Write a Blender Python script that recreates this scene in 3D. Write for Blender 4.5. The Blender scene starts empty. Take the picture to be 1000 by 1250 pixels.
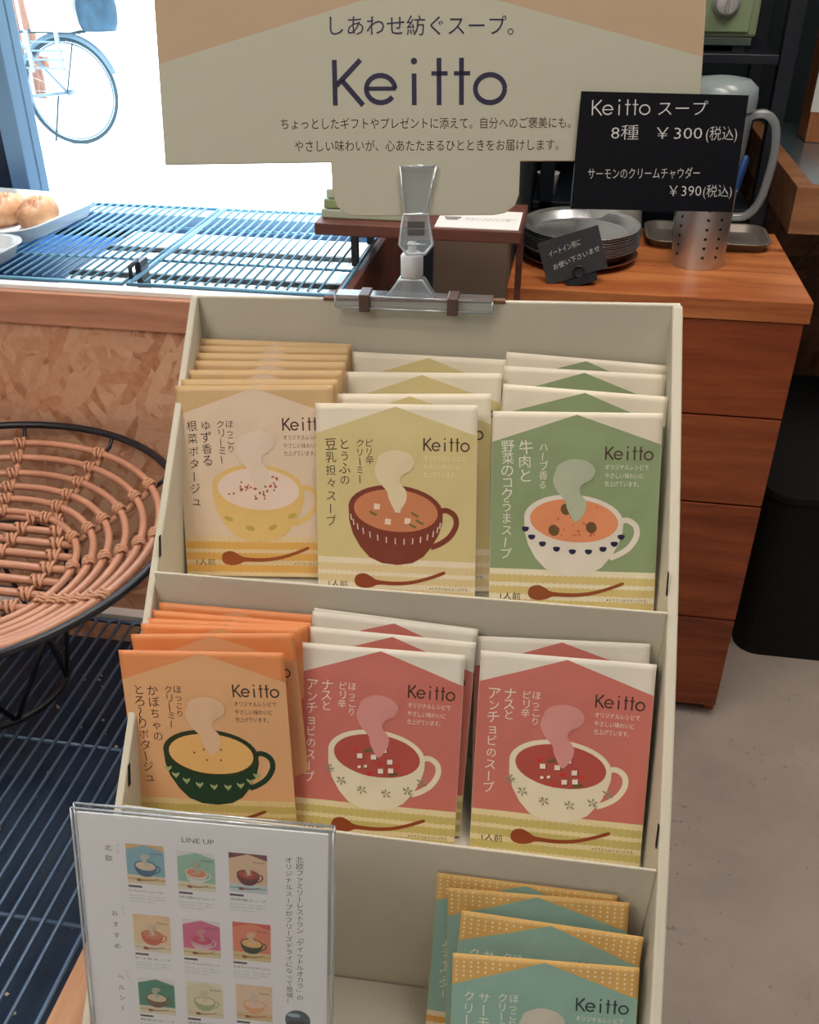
import bpy, bmesh, math, random
from mathutils import Vector, Matrix
from math import sin, cos, pi, radians as R

# ---------------------------------------------------------------- camera, world, lights, exposure
scn = bpy.context.scene
COL = scn.collection
YAW, PITCH, FPX, CAMH = R(9.5), R(32.1), 1151.0, 1.42
cam = bpy.data.cameras.new('camera')
cam.sensor_fit = 'VERTICAL'; cam.sensor_height = 24.0
cam.lens = FPX / 1250 * 24.0
cam.clip_start = 0.02; cam.clip_end = 200
camo = bpy.data.objects.new('camera', cam); COL.objects.link(camo)
camo.location = (0, 0, CAMH)
camo.rotation_euler = (R(90) - PITCH, 0, YAW)
scn.camera = camo

world = bpy.data.worlds.new('daylight'); scn.world = world; world.use_nodes = True
wn = world.node_tree
bgn = wn.nodes['Background']
bgn.inputs[0].default_value = (0.80, 0.92, 1.0, 1); bgn.inputs[1].default_value = 4.2

def area(name, loc, target, size, power, color):
    l = bpy.data.lights.new(name, 'AREA'); l.shape = 'RECTANGLE'; l.size, l.size_y = size
    l.energy = power; l.color = color
    o = bpy.data.objects.new(name, l); COL.objects.link(o); o.location = loc
    d = Vector(target) - Vector(loc); o.rotation_euler = d.to_track_quat('-Z', 'Y').to_euler()
    return o
area('overhead_area_light', (0.15, 0.80, 2.52), (0.05, 0.75, 0), (1.2, 0.4), 16.5, (1.0, 0.90, 0.80))
area('overhead_area_light', (0.75, 1.55, 2.52), (0.6, 1.45, 0), (0.9, 0.3), 9, (1.0, 0.88, 0.76))
area('overhead_area_light', (-1.0, -0.5, 2.52), (-1.0, -0.5, 0), (0.9, 0.6), 18, (1.0, 0.90, 0.80))  # unseen fill light, added to brighten the left side
sunl = bpy.data.lights.new('sun', 'SUN'); sunl.energy = 12.0; sunl.angle = R(1.5); sunl.color = (0.90, 0.97, 1.0)
suno = bpy.data.objects.new('sun', sunl); COL.objects.link(suno)
suno.rotation_euler = Vector((0.06, -0.27, -1.0)).to_track_quat('-Z', 'Y').to_euler()

scn.view_settings.view_transform = 'Standard'; scn.view_settings.look = 'None'
scn.view_settings.exposure = 0.0; scn.view_settings.gamma = 1.0
scn.view_settings.use_curve_mapping = False

# ---------------------------------------------------------------- materials
def lin(c):
    return tuple((v / 12.92 if v <= 0.04045 else ((v + 0.055) / 1.055) ** 2.4) for v in (x / 255 for x in c))
_m = {}
def mat(name, rgb, rough=0.6, metal=0.0, spec=0.5, noise=0.0, nscale=40.0, bump=0.0, bscale=200.0, alpha=1.0, emit=0.0):
    """plain procedural surface: base colour with an optional noise mottle and fine relief"""
    if name in _m: return _m[name]
    m = bpy.data.materials.new(name); m.use_nodes = True; _m[name] = m
    nt = m.node_tree; b = nt.nodes['Principled BSDF']
    c = lin(rgb)
    b.inputs['Base Color'].default_value = (*c, 1); b.inputs['Roughness'].default_value = rough
    b.inputs['Metallic'].default_value = metal; b.inputs['Specular IOR Level'].default_value = spec
    b.inputs['Alpha'].default_value = alpha
    tc = nt.nodes.new('ShaderNodeTexCoord')
    if noise > 0:
        n = nt.nodes.new('ShaderNodeTexNoise'); n.inputs['Scale'].default_value = nscale; n.inputs['Detail'].default_value = 5
        nt.links.new(tc.outputs['Object'], n.inputs['Vector'])
        r = nt.nodes.new('ShaderNodeValToRGB'); nt.links.new(n.outputs['Fac'], r.inputs['Fac'])
        r.color_ramp.elements[0].position = 0.3; r.color_ramp.elements[1].position = 0.7
        r.color_ramp.elements[0].color = (*[v * (1 - noise) for v in c], 1)
        r.color_ramp.elements[1].color = (*[min(1, v * (1 + noise)) for v in c], 1)
        nt.links.new(r.outputs['Color'], b.inputs['Base Color'])
    if bump > 0:
        n = nt.nodes.new('ShaderNodeTexNoise'); n.inputs['Scale'].default_value = bscale; n.inputs['Detail'].default_value = 3
        nt.links.new(tc.outputs['Object'], n.inputs['Vector'])
        bp = nt.nodes.new('ShaderNodeBump'); bp.inputs['Strength'].default_value = bump; bp.inputs['Distance'].default_value = 0.002
        nt.links.new(n.outputs['Fac'], bp.inputs['Height']); nt.links.new(bp.outputs['Normal'], b.inputs['Normal'])
    return m

def wood(name, dark, light, axis='X', scale=1.0, rough=0.45, knots=True, seed=0.0):
    if name in _m: return _m[name]
    m = bpy.data.materials.new(name); m.use_nodes = True; _m[name] = m
    nt = m.node_tree; N = nt.nodes; L = nt.links; b = N['Principled BSDF']
    tc = N.new('ShaderNodeTexCoord'); mp = N.new('ShaderNodeMapping'); L.new(tc.outputs['Object'], mp.inputs['Vector'])
    s = [11.0 * scale] * 3; s['XYZ'.index(axis)] = 1.1 * scale
    mp.inputs['Scale'].default_value = s; mp.inputs['Location'].default_value = (seed, seed * 1.7, seed * 0.3)
    n = N.new('ShaderNodeTexNoise'); n.inputs['Scale'].default_value = 1.0; n.inputs['Detail'].default_value = 2; n.inputs['Distortion'].default_value = 0.6
    L.new(mp.outputs[0], n.inputs['Vector'])
    mul = N.new('ShaderNodeMath'); mul.operation = 'MULTIPLY'; mul.inputs[1].default_value = 9.0; L.new(n.outputs['Fac'], mul.inputs[0])
    fr = N.new('ShaderNodeMath'); fr.operation = 'PINGPONG'; fr.inputs[1].default_value = 1.0; L.new(mul.outputs[0], fr.inputs[0])
    f2 = N.new('ShaderNodeTexNoise'); f2.inputs['Scale'].default_value = 14.0; f2.inputs['Detail'].default_value = 4; L.new(mp.outputs[0], f2.inputs['Vector'])
    mx = N.new('ShaderNodeMix'); mx.data_type = 'FLOAT'; mx.inputs[0].default_value = 0.6; L.new(fr.outputs[0], mx.inputs[2]); L.new(f2.outputs['Fac'], mx.inputs[3])
    r = N.new('ShaderNodeValToRGB'); L.new(mx.outputs[0], r.inputs['Fac'])
    r.color_ramp.elements[0].position = 0.15; r.color_ramp.elements[1].position = 0.75
    r.color_ramp.elements[0].color = (*lin(dark), 1); r.color_ramp.elements[1].color = (*lin(light), 1)
    out = r.outputs['Color']
    if knots:
        mk = N.new('ShaderNodeMapping'); L.new(tc.outputs['Object'], mk.inputs['Vector'])
        s2 = [7.0] * 3; s2['XYZ'.index(axis)] = 3.6
        mk.inputs['Scale'].default_value = s2; mk.inputs['Location'].default_value = (seed + 3.3, seed, 1.9 + seed)
        v = N.new('ShaderNodeTexVoronoi'); v.inputs['Scale'].default_value = 1.0; L.new(mk.outputs[0], v.inputs['Vector'])
        kr = N.new('ShaderNodeValToRGB'); L.new(v.outputs['Distance'], kr.inputs['Fac'])
        kr.color_ramp.elements[0].position = 0.05; kr.color_ramp.elements[1].position = 0.13
        kr.color_ramp.elements[0].color = (0.16, 0.13, 0.13, 1); kr.color_ramp.elements[1].color = (1, 1, 1, 1)
        mm = N.new('ShaderNodeMix'); mm.data_type = 'RGBA'; mm.blend_type = 'MULTIPLY'; mm.inputs[0].default_value = 1.0
        L.new(out, mm.inputs[6]); L.new(kr.outputs['Color'], mm.inputs[7]); out = mm.outputs[2]
    L.new(out, b.inputs['Base Color']); b.inputs['Roughness'].default_value = rough
    bp = N.new('ShaderNodeBump'); bp.inputs['Strength'].default_value = 0.15; bp.inputs['Distance'].default_value = 0.001
    L.new(mx.outputs[0], bp.inputs['Height']); L.new(bp.outputs['Normal'], b.inputs['Normal'])
    return m

def osb(name, cols, sc=22.0):
    if name in _m: return _m[name]
    m = bpy.data.materials.new(name); m.use_nodes = True; _m[name] = m
    nt = m.node_tree; N = nt.nodes; L = nt.links; b = N['Principled BSDF']
    tc = N.new('ShaderNodeTexCoord'); prev = None
    for i, (ang, s) in enumerate(((0.5, 1.0), (-0.8, 1.25), (1.5, 1.0), (-1.2, 1.4), (0.05, 1.1), (1.0, 1.5))):
        mr = N.new('ShaderNodeMapping'); L.new(tc.outputs['Object'], mr.inputs['Vector']); mr.inputs['Rotation'].default_value = (0, ang, 0)
        mp = N.new('ShaderNodeMapping'); L.new(mr.outputs[0], mp.inputs['Vector']); mp.inputs['Scale'].default_value = (sc * s * 0.34, sc, sc * s * 1.7)
        mp.inputs['Location'].default_value = (i * 3.1, i, i * 1.7)
        dn = N.new('ShaderNodeTexNoise'); dn.inputs['Scale'].default_value = 1.2; dn.inputs['Detail'].default_value = 3; L.new(mp.outputs[0], dn.inputs['Vector'])
        ad = N.new('ShaderNodeVectorMath'); ad.operation = 'MULTIPLY_ADD'; ad.inputs[1].default_value = (0.28, 0.28, 0.28)
        L.new(dn.outputs['Color'], ad.inputs[0]); L.new(mp.outputs[0], ad.inputs[2])
        v = N.new('ShaderNodeTexVoronoi'); v.inputs['Scale'].default_value = 1.0; L.new(ad.outputs[0], v.inputs['Vector'])
        sep = N.new('ShaderNodeSeparateColor'); L.new(v.outputs['Color'], sep.inputs[0])
        if prev is None: prev = sep.outputs[0]
        else:
            gt = N.new('ShaderNodeMath'); gt.operation = 'GREATER_THAN'; gt.inputs[1].default_value = 0.66; L.new(sep.outputs[1], gt.inputs[0])
            mx = N.new('ShaderNodeMix'); mx.data_type = 'FLOAT'; L.new(gt.outputs[0], mx.inputs[0]); L.new(prev, mx.inputs[2]); L.new(sep.outputs[0], mx.inputs[3]); prev = mx.outputs[0]
    fn = N.new('ShaderNodeTexNoise'); fn.inputs['Scale'].default_value = 90; fn.inputs['Detail'].default_value = 5; L.new(tc.outputs['Object'], fn.inputs['Vector'])
    mx = N.new('ShaderNodeMix'); mx.data_type = 'FLOAT'; mx.inputs[0].default_value = 0.5; L.new(prev, mx.inputs[2]); L.new(fn.outputs['Fac'], mx.inputs[3])
    r = N.new('ShaderNodeValToRGB'); L.new(mx.outputs[0], r.inputs['Fac'])
    r.color_ramp.elements[0].position = 0.14; r.color_ramp.elements[1].position = 0.92
    r.color_ramp.elements[0].color = (*lin(cols[0]), 1); r.color_ramp.elements[1].color = (*lin(cols[2]), 1)
    e = r.color_ramp.elements.new(0.33); e.color = (*lin(cols[1]), 1)
    L.new(r.outputs['Color'], b.inputs['Base Color']); b.inputs['Roughness'].default_value = 0.65
    bp = N.new('ShaderNodeBump'); bp.inputs['Strength'].default_value = 0.35; bp.inputs['Distance'].default_value = 0.002
    L.new(mx.outputs[0], bp.inputs['Height']); L.new(bp.outputs['Normal'], b.inputs['Normal'])
    return m

def clear(name, tint=(1, 1, 1), refl=0.12, rough=0.03, veil=0.0, veilcol=(1, 1, 1)):
    """clear plastic or window glass: see-through with a fresnel-weighted gloss and an optional milky veil"""
    if name in _m: return _m[name]
    m = bpy.data.materials.new(name); m.use_nodes = True; _m[name] = m
    nt = m.node_tree; N = nt.nodes; L = nt.links
    N.remove(N['Principled BSDF']); out = N['Material Output']
    t = N.new('ShaderNodeBsdfTransparent'); t.inputs[0].default_value = (*tint, 1)
    g = N.new('ShaderNodeBsdfGlossy'); g.inputs['Roughness'].default_value = rough
    lw = N.new('ShaderNodeLayerWeight'); lw.inputs[0].default_value = 0.5
    pw = N.new('ShaderNodeMath'); pw.operation = 'POWER'; pw.inputs[1].default_value = 4.0; L.new(lw.outputs['Facing'], pw.inputs[0])
    ml = N.new('ShaderNodeMath'); ml.operation = 'MULTIPLY_ADD'; ml.inputs[1].default_value = 0.6; ml.inputs[2].default_value = refl
    L.new(pw.outputs[0], ml.inputs[0])
    base = t
    if veil > 0:
        d = N.new('ShaderNodeBsdfDiffuse'); d.inputs[0].default_value = (*veilcol, 1)
        tl = N.new('ShaderNodeBsdfTranslucent'); tl.inputs[0].default_value = (*veilcol, 1)
        dm = N.new('ShaderNodeMixShader'); dm.inputs[0].default_value = 0.4; L.new(d.outputs[0], dm.inputs[1]); L.new(tl.outputs[0], dm.inputs[2])
        mv = N.new('ShaderNodeMixShader'); mv.inputs[0].default_value = veil; L.new(t.outputs[0], mv.inputs[1]); L.new(dm.outputs[0], mv.inputs[2]); base = mv
    ms = N.new('ShaderNodeMixShader'); L.new(ml.outputs[0], ms.inputs[0]); L.new(base.outputs[0], ms.inputs[1]); L.new(g.outputs[0], ms.inputs[2])
    L.new(ms.outputs[0], out.inputs['Surface'])
    return m

CARD = mat('cream_corrugated_card', (216, 210, 192), 0.75, spec=0.25, noise=0.03, nscale=14, bump=0.15, bscale=350)
KRAFT = mat('kraft_card_edge', (120, 84, 62), 0.8)
SLOT = mat('cut_slot_dark', (26, 22, 24), 0.9)
INK = mat('navy_ink', (38, 34, 66), 0.6)
INKB = mat('brown_ink', (74, 50, 42), 0.6)
BLACKM = mat('black_painted_metal', (22, 25, 34), 0.35, metal=0.0, spec=0.6)
RODM = mat('teal_steel_rod', (96, 150, 182), 0.35, metal=0.3, spec=0.6)
RODL = mat('window_glare_steel_rod', (92, 116, 146), 0.32, metal=0.35, spec=0.7)  # window glare on the dark rods is put into the base colour
STEEL = mat('brushed_steel', (212, 212, 214), 0.34, metal=0.9, bump=0.1, bscale=60)
DARKW = mat('dark_teal_wall_paint', (38, 52, 58), 0.7, noise=0.08, nscale=3)
WHITEP = mat('white_paper', (232, 230, 226), 0.7, spec=0.3)
WOODC = wood('orange_cedar_board', (122, 52, 22), (176, 92, 44), 'X', 1.0, 0.5)
WOODT = wood('orange_cedar_top', (158, 78, 36), (206, 124, 66), 'X', 0.9, 0.36, seed=4.0)
WOODL = wood('pinkish_pine_beam', (176, 118, 92), (208, 152, 122), 'X', 1.2, 0.5, seed=2.0)
WOODY = wood('tan_pine_rail', (176, 120, 84), (214, 160, 118), 'Y', 1.2, 0.5, False, seed=1.0)
WOODD = wood('dark_red_brown_board', (78, 42, 34), (112, 64, 52), 'X', 1.0, 0.5, False)

# ---------------------------------------------------------------- mesh helpers
class MB:
    def __init__(s): s.v = []; s.f = []; s.m = []; s.mats = []; s.sm = []
    def mi(s, m):
        if m not in s.mats: s.mats.append(m)
        return s.mats.index(m)
    def add(s, verts, faces, m, smooth=False):
        k = len(s.v); i = s.mi(m); s.v += [tuple(v) for v in verts]
        for f in faces: s.f.append([k + q for q in f]); s.m.append(i); s.sm.append(smooth)
        return s
    def hexa(s, p, m):   # p: 8 points, bottom loop then top loop
        return s.add(p, [(3, 2, 1, 0), (4, 5, 6, 7), (0, 1, 5, 4), (1, 2, 6, 5), (2, 3, 7, 6), (3, 0, 4, 7)], m)
    def box(s, lo, hi, m):
        (a, b, c), (d, e, f) = lo, hi
        return s.hexa([(a, b, c), (d, b, c), (d, e, c), (a, e, c), (a, b, f), (d, b, f), (d, e, f), (a, e, f)], m)
    def prism(s, poly, fn, t0, t1, m):   # poly of (a,b), fn(a,b,t)->point
        n = len(poly); vs = [fn(a, b, t0) for a, b in poly] + [fn(a, b, t1) for a, b in poly]
        fs = [tuple(range(n - 1, -1, -1)), tuple(range(n, 2 * n))] + [(i, (i + 1) % n, n + (i + 1) % n, n + i) for i in range(n)]
        return s.add(vs, fs, m)
    def tube(s, pts, r, m, seg=8, closed=False, caps=True):
        pts = [Vector(p) for p in pts]; n = len(pts); rs = r if isinstance(r, (list, tuple)) else [r] * n
        vs = []; up = None
        for i, p in enumerate(pts):
            a = pts[(i - 1) % n] if (closed or i > 0) else p; b = pts[(i + 1) % n] if (closed or i < n - 1) else p
            d = (b - a).normalized()
            if up is None:
                up = Vector((0, 0, 1)) if abs(d.z) < 0.9 else Vector((1, 0, 0))
            x = up.cross(d)
            if x.length < 1e-5: x = Vector((1, 0, 0)).cross(d)
            x.normalize(); y = d.cross(x); up = y
            for k in range(seg):
                t = 2 * pi * k / seg; vs.append(p + (x * cos(t) + y * sin(t)) * rs[i])
        fs = []
        for i in range(n if closed else n - 1):
            j = (i + 1) % n
            for k in range(seg): fs.append((i * seg + k, i * seg + (k + 1) % seg, j * seg + (k + 1) % seg, j * seg + k))
        if caps and not closed: fs += [tuple(range(seg - 1, -1, -1)), tuple(range((n - 1) * seg, n * seg))]
        return s.add(vs, fs, m, True)
    def lathe(s, prof, c, m, seg=48, sx=1.0, sy=1.0, M=None):
        vs = []; n = len(prof)
        for r, z in prof:
            for k in range(seg):
                t = 2 * pi * k / seg; p = Vector((r * cos(t) * sx, r * sin(t) * sy, z))
                if M: p = M @ p
                vs.append(Vector(c) + p)
        fs = [(i * seg + k, i * seg + (k + 1) % seg, (i + 1) * seg + (k + 1) % seg, (i + 1) * seg + k) for i in range(n - 1) for k in range(seg)]
        return s.add(vs, fs, m, True)
    def mesh(s, name):
        me = bpy.data.meshes.new(name); me.from_pydata(s.v, [], s.f)
        for m in s.mats: me.materials.append(m)
        me.polygons.foreach_set('material_index', s.m); me.polygons.foreach_set('use_smooth', s.sm); me.update()
        return me
    def build(s, name, parent=None, bevel=0.0, loc=None):
        o = bpy.data.objects.new(name, s.mesh(name)); COL.objects.link(o)
        if parent is not None: o.parent = parent
        if loc: o.location = loc
        if bevel:
            b = o.modifiers.new('bevel', 'BEVEL'); b.width = bevel; b.segments = 2; b.limit_method = 'ANGLE'; b.angle_limit = R(40)
        return o
def tag(o, label=None, cat=None, group=None, kind=None):
    if label: o['label'] = label
    if cat: o['category'] = cat
    if group: o['group'] = group
    if kind: o['kind'] = kind
    return o
def empty(name, loc=(0, 0, 0), label=None, cat=None, group=None, M=None):
    o = bpy.data.objects.new(name, None); COL.objects.link(o); o.empty_display_size = 0.02
    if M is not None: o.matrix_world = M
    else: o.location = loc
    return tag(o, label, cat, group)
def link_copy(src_mesh, name, parent, loc=(0, 0, 0), rot=None):
    o = bpy.data.objects.new(name, src_mesh); COL.objects.link(o); o.parent = parent; o.location = loc
    if rot: o.rotation_euler = rot
    return o
def frame_matrix(q):
    X, Y, Z, yaw, lean, roll = q
    ex = Vector((cos(yaw), sin(yaw), 0)); ey = Vector((-sin(yaw), cos(yaw), 0)); ez = Vector((0, 0, 1))
    up = ez * cos(lean) + ey * sin(lean)
    e1 = ex * cos(roll) + up * sin(roll); e2 = up * cos(roll) - ex * sin(roll); n = e1.cross(e2)
    M = Matrix.Identity(4)
    for i in range(3): M[i][0] = e1[i]; M[i][1] = e2[i]; M[i][2] = n[i]; M[i][3] = (X, Y, Z)[i]
    return M

# ---------------------------------------------------------------- flat print: shapes and lettering in millimetres on a surface
_glyph = {}
_fc = bpy.data.curves.new('lettering_source', 'FONT'); _fo = bpy.data.objects.new('lettering_source', _fc); COL.objects.link(_fo)
_fc.resolution_u = 2
THIN = [0.0]
def glyph(text0):
    text = (text0, THIN[0])
    if text not in _glyph:
        _fc.body = text0; _fc.offset = THIN[0]; bpy.context.view_layer.update()
        dg = bpy.context.evaluated_depsgraph_get()
        me = bpy.data.meshes.new_from_object(_fo.evaluated_get(dg))
        _glyph[text] = ([tuple(v.co[:2]) for v in me.vertices], [tuple(p.vertices) for p in me.polygons])
        bpy.data.meshes.remove(me)
    return _glyph[text]
def bbox(vs): 
    xs = [v[0] for v in vs]; ys = [v[1] for v in vs]; return min(xs), max(xs), min(ys), max(ys)

class Print:
    """collects 2-D shapes (mm) with a layer number; build() lays them on surf(x,y)->height mm"""
    def __init__(s): s.items = []
    def raw(s, vs, fs, m, layer): s.items.append((vs, fs, m, layer, False))
    def poly(s, pts, m, layer): s.items.append(([tuple(p) for p in pts], [tuple(range(len(pts)))], m, layer, True))
    def ell(s, cx, cy, rx, ry, m, layer, rot=0, n=28):
        c, d = cos(rot), sin(rot)
        s.poly([(cx + rx * cos(t) * c - ry * sin(t) * d, cy + rx * cos(t) * d + ry * sin(t) * c) for t in (2 * pi * k / n for k in range(n))], m, layer)
    def ribbon(s, pts, w, m, layer, closed=False):
        n = len(pts); ws = w if isinstance(w, (list, tuple)) else [w] * n; vs = []
        for i, p in enumerate(pts):
            a = pts[i - 1] if (i > 0 or closed) else p; b = pts[(i + 1) % n] if (i < n - 1 or closed) else p
            dx, dy = b[0] - a[0], b[1] - a[1]; l = math.hypot(dx, dy) or 1; nx, ny = -dy / l * ws[i] / 2, dx / l * ws[i] / 2
            vs += [(p[0] + nx, p[1] + ny), (p[0] - nx, p[1] - ny)]
        fs = [(2 * i, 2 * i + 1, 2 * ((i + 1) % n) + 1, 2 * ((i + 1) % n)) for i in range(n if closed else n - 1)]
        s.raw(vs, fs, m, layer)
    def line(s, text, x0, x1, y, size, m, layer, slope=0.0, jit=0.0, rnd=None):
        """one horizontal line fitted between x0 and x1, baseline y, glyph height size"""
        vs, fs = glyph(text); a, b, c, d = bbox(vs); k = (x1 - x0) / max(b - a, 1e-6); ky = size / 0.86
        s.raw([(x0 + (p[0] - a) * k, y + (p[1] + 0.06) * ky + slope * (p[0] - a) * k) for p in vs], fs, m, layer)
    def column(s, text, x, y0, y1, size, m, layer, jit=0.0, rnd=None):
        """vertical column centred on x from y0 (top) to y1 (bottom)"""
        n = len(text); pitch = (y0 - y1) / n
        for i, ch in enumerate(text):
            if ch == '\u3000': continue
            cx, cy = x, y0 - pitch * (i + 0.5); k = size / 0.86
            rot = 0.0
            src = ch
            if ch in 'ー〜「」': rot = -pi / 2
            vs, fs = glyph(src); a, b, c, d = bbox(vs)
            gx, gy = ((a + b) / 2, (c + d) / 2) if ch in 'ー〜' else (0.43, 0.33)
            sc = 1.0
            if jit and rnd: rot += rnd.uniform(-jit, jit); cx += rnd.uniform(-jit, jit) * size * 0.5; sc = 1 + rnd.uniform(-jit, jit)
            c_, s_ = cos(rot) * k * sc, sin(rot) * k * sc
            s.raw([(cx + (p[0] - gx) * c_ - (p[1] - gy) * s_, cy + (p[0] - gx) * s_ + (p[1] - gy) * c_) for p in vs], fs, m, layer)
    def keitto(s, x0, y0, w, h, m, layer, t=0.115):
        """the geometric word: K e i t t o in monoline strokes"""
        kx = w / 3.65; P = lambda pts: [(x0 + a * kx, y0 + b * h) for a, b in pts]
        T = t * h
        arc = lambda cx, cy, r, a0, a1, n=20: [(cx + r * cos(a0 + (a1 - a0) * i / n), cy + r * sin(a0 + (a1 - a0) * i / n)) for i in range(n + 1)]
        s.ribbon(P([(0.06, 0), (0.06, 1)]), T, m, layer)
        s.ribbon(P([(0.60, 1.0), (0.09, 0.44)]), T, m, layer); s.ribbon(P([(0.20, 0.56), (0.64, 0)]), T * 1.05, m, layer)
        s.ribbon(P(arc(1.01, 0.36, 0.30, 0.0, 2 * pi - 0.62)), T, m, layer); s.ribbon(P([(0.72, 0.37), (1.33, 0.37)]), T * 0.8, m, layer)
        s.ribbon(P([(1.71, 0), (1.71, 0.70)]), T, m, layer); s.ell(x0 + 1.71 * kx, y0 + 0.97 * h, 0.075 * h, 0.075 * h, m, layer, n=12)
        for c in (2.23, 2.70):
            s.ribbon(P([(c, 0), (c, 1.04)]), T, m, layer); s.ribbon(P([(c - 0.16, 0.70), (c + 0.18, 0.70)]), T * 0.85, m, layer)
        s.ribbon(P(arc(3.30, 0.36, 0.31, 0, 2 * pi, 28)), T, m, layer)
    def build(s, name, parent, surf=lambda x, y: 0.0, eps=0.12, cell=6.0, clip=None):
        me_all = bmesh.new(); mats = []
        for vs, fs, m, layer, cut in s.items:
            if m not in mats: mats.append(m)
            bm = bmesh.new(); bv = [bm.verts.new((p[0], p[1], 0)) for p in vs]
            for f in fs:
                try: bm.faces.new([bv[i] for i in f])
                except ValueError: pass
            bm.normal_update()
            if cut:
                bmesh.ops.triangulate(bm, faces=bm.faces[:])
                x0, x1, y0, y1 = bbox(vs)
                for ax, lo, hi in ((0, x0, x1), (1, y0, y1)):
                    k = math.floor(lo / cell) + 1
                    while k * cell < hi:
                        co = [0, 0, 0]; no = [0, 0, 0]; co[ax] = k * cell; no[ax] = 1
                        bmesh.ops.bisect_plane(bm, geom=bm.verts[:] + bm.edges[:] + bm.faces[:], plane_co=co, plane_no=no); k += 1
            for f in bm.faces:
                f.normal_update()
                if f.normal.z < 0: f.normal_flip()
                f.material_index = mats.index(m)
            for v in bm.verts: v.co = Vector((v.co.x / 1000, v.co.y / 1000, (surf(v.co.x, v.co.y) + (0.07 if cell == 5.0 else 0) + eps * layer) / 1000))
            tmp = bpy.data.meshes.new('tmp'); bm.to_mesh(tmp); bm.free(); me_all.from_mesh(tmp); bpy.data.meshes.remove(tmp)
        me = bpy.data.meshes.new(name); me_all.to_mesh(me); me_all.free()
        for m in mats: me.materials.append(m)
        o = bpy.data.objects.new(name, me); COL.objects.link(o); o.parent = parent
        return o

def smooth_loop(pts, sub=5):
    n = len(pts); out = []
    for i in range(n):
        p0, p1, p2, p3 = [pts[(i + k) % n] for k in (-1, 0, 1, 2)]
        for j in range(sub):
            t = j / sub
            out.append(tuple(0.5 * (2 * p1[a] + (p2[a] - p0[a]) * t + (2 * p0[a] - 5 * p1[a] + 4 * p2[a] - p3[a]) * t * t + (3 * p1[a] - p0[a] - 3 * p2[a] + p3[a]) * t ** 3) for a in (0, 1)))
    return out
def pm(rgb):   # printed colour
    return mat('print_%d_%d_%d' % rgb, rgb, 0.55, spec=0.35)

# ================================================================ STRUCTURE
def st(name, mb, bevel=0): return tag(mb.build(name, bevel=bevel), kind='structure')
m = bpy.data.materials.new('worn_concrete'); m.use_nodes = True
nt = m.node_tree; N = nt.nodes; L = nt.links; b = N['Principled BSDF']; tc = N.new('ShaderNodeTexCoord')
n1 = N.new('ShaderNodeTexNoise'); n1.inputs['Scale'].default_value = 2.2; n1.inputs['Detail'].default_value = 9; n1.inputs['Roughness'].default_value = 0.62; L.new(tc.outputs['Object'], n1.inputs['Vector'])
r1 = N.new('ShaderNodeValToRGB'); L.new(n1.outputs['Fac'], r1.inputs['Fac'])
r1.color_ramp.elements[0].position = 0.28; r1.color_ramp.elements[1].position = 0.72
r1.color_ramp.elements[0].color = (*lin((162, 150, 142)), 1); r1.color_ramp.elements[1].color = (*lin((208, 194, 182)), 1)
n2 = N.new('ShaderNodeTexNoise'); n2.inputs['Scale'].default_value = 75; n2.inputs['Detail'].default_value = 3; L.new(tc.outputs['Object'], n2.inputs['Vector'])
n3 = N.new('ShaderNodeTexNoise'); n3.inputs['Scale'].default_value = 6; L.new(tc.outputs['Object'], n3.inputs['Vector'])
ad = N.new('ShaderNodeMath'); ad.operation = 'MULTIPLY_ADD'; ad.inputs[1].default_value = 0.55; L.new(n3.outputs['Fac'], ad.inputs[0]); L.new(n2.outputs['Fac'], ad.inputs[2])
r2 = N.new('ShaderNodeValToRGB'); L.new(ad.outputs[0], r2.inputs['Fac'])
r2.color_ramp.elements[0].position = 0.50; r2.color_ramp.elements[1].position = 0.60
r2.color_ramp.elements[0].color = (0.32, 0.28, 0.27, 1); r2.color_ramp.elements[1].color = (1, 1, 1, 1)
mx = N.new('ShaderNodeMix'); mx.data_type = 'RGBA'; mx.blend_type = 'MULTIPLY'; mx.inputs[0].default_value = 0.55
L.new(r1.outputs['Color'], mx.inputs[6]); L.new(r2.outputs['Color'], mx.inputs[7]); L.new(mx.outputs[2], b.inputs['Base Color']); b.inputs['Roughness'].default_value = 0.62
CONC = m
st('floor', MB().box((-2.5, -1.8, -0.06), (1.9, 3.2, 0), CONC))
st('ceiling', MB().box((-2.5, -1.8, 2.6), (1.9, 1.576, 2.66), mat('ceiling_paint', (206, 200, 192), 0.8)).box((-0.19, 1.576, 2.6), (1.9, 3.2, 2.66), mat('ceiling_paint', (206, 200, 192), 0.8)))
st('wall_left', MB().box((-2.5, -1.8, 0), (-2.42, 1.495, 2.6), mat('left_wall_paint', (206, 200, 194), 0.8)))
st('wall_right', MB().box((1.82, -1.8, 0), (1.9, 3.2, 2.6), DARKW))
st('wall_front', MB().box((-2.5, -1.8, 0), (1.9, -1.72, 2.6), mat('front_wall_paint', (206, 198, 188), 0.8)))
st('wall_back', MB().box((-0.09, 3.1, 0), (1.9, 3.2, 2.6), DARKW))
st('wall_partition', MB().box((-0.19, 1.5765, 0), (-0.092, 3.2, 2.6), DARKW))
WY0, WY1 = 1.496, 1.576
BEIGE = mat('grey_brown_wall_paint', (118, 98, 84), 0.7, noise=0.05, nscale=8)
w = MB()
w.box((-2.5, WY0, 0), (-0.092, WY1, 0.98), BEIGE)
w.box((-2.5, WY0, 2.3), (-0.092, WY1, 2.6), BEIGE)
w.box((-0.275, WY0, 0.98), (-0.092, WY1, 2.3), BEIGE)
w.box((-1.045, WY0, 0.98), (-0.9185, WY1, 2.3), mat('dark_blue_window_pier', (34, 44, 62), 0.5))
w.box((-2.5, WY0, 0.98), (-2.3, WY1, 2.3), BEIGE)
st('wall_window', w)
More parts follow.
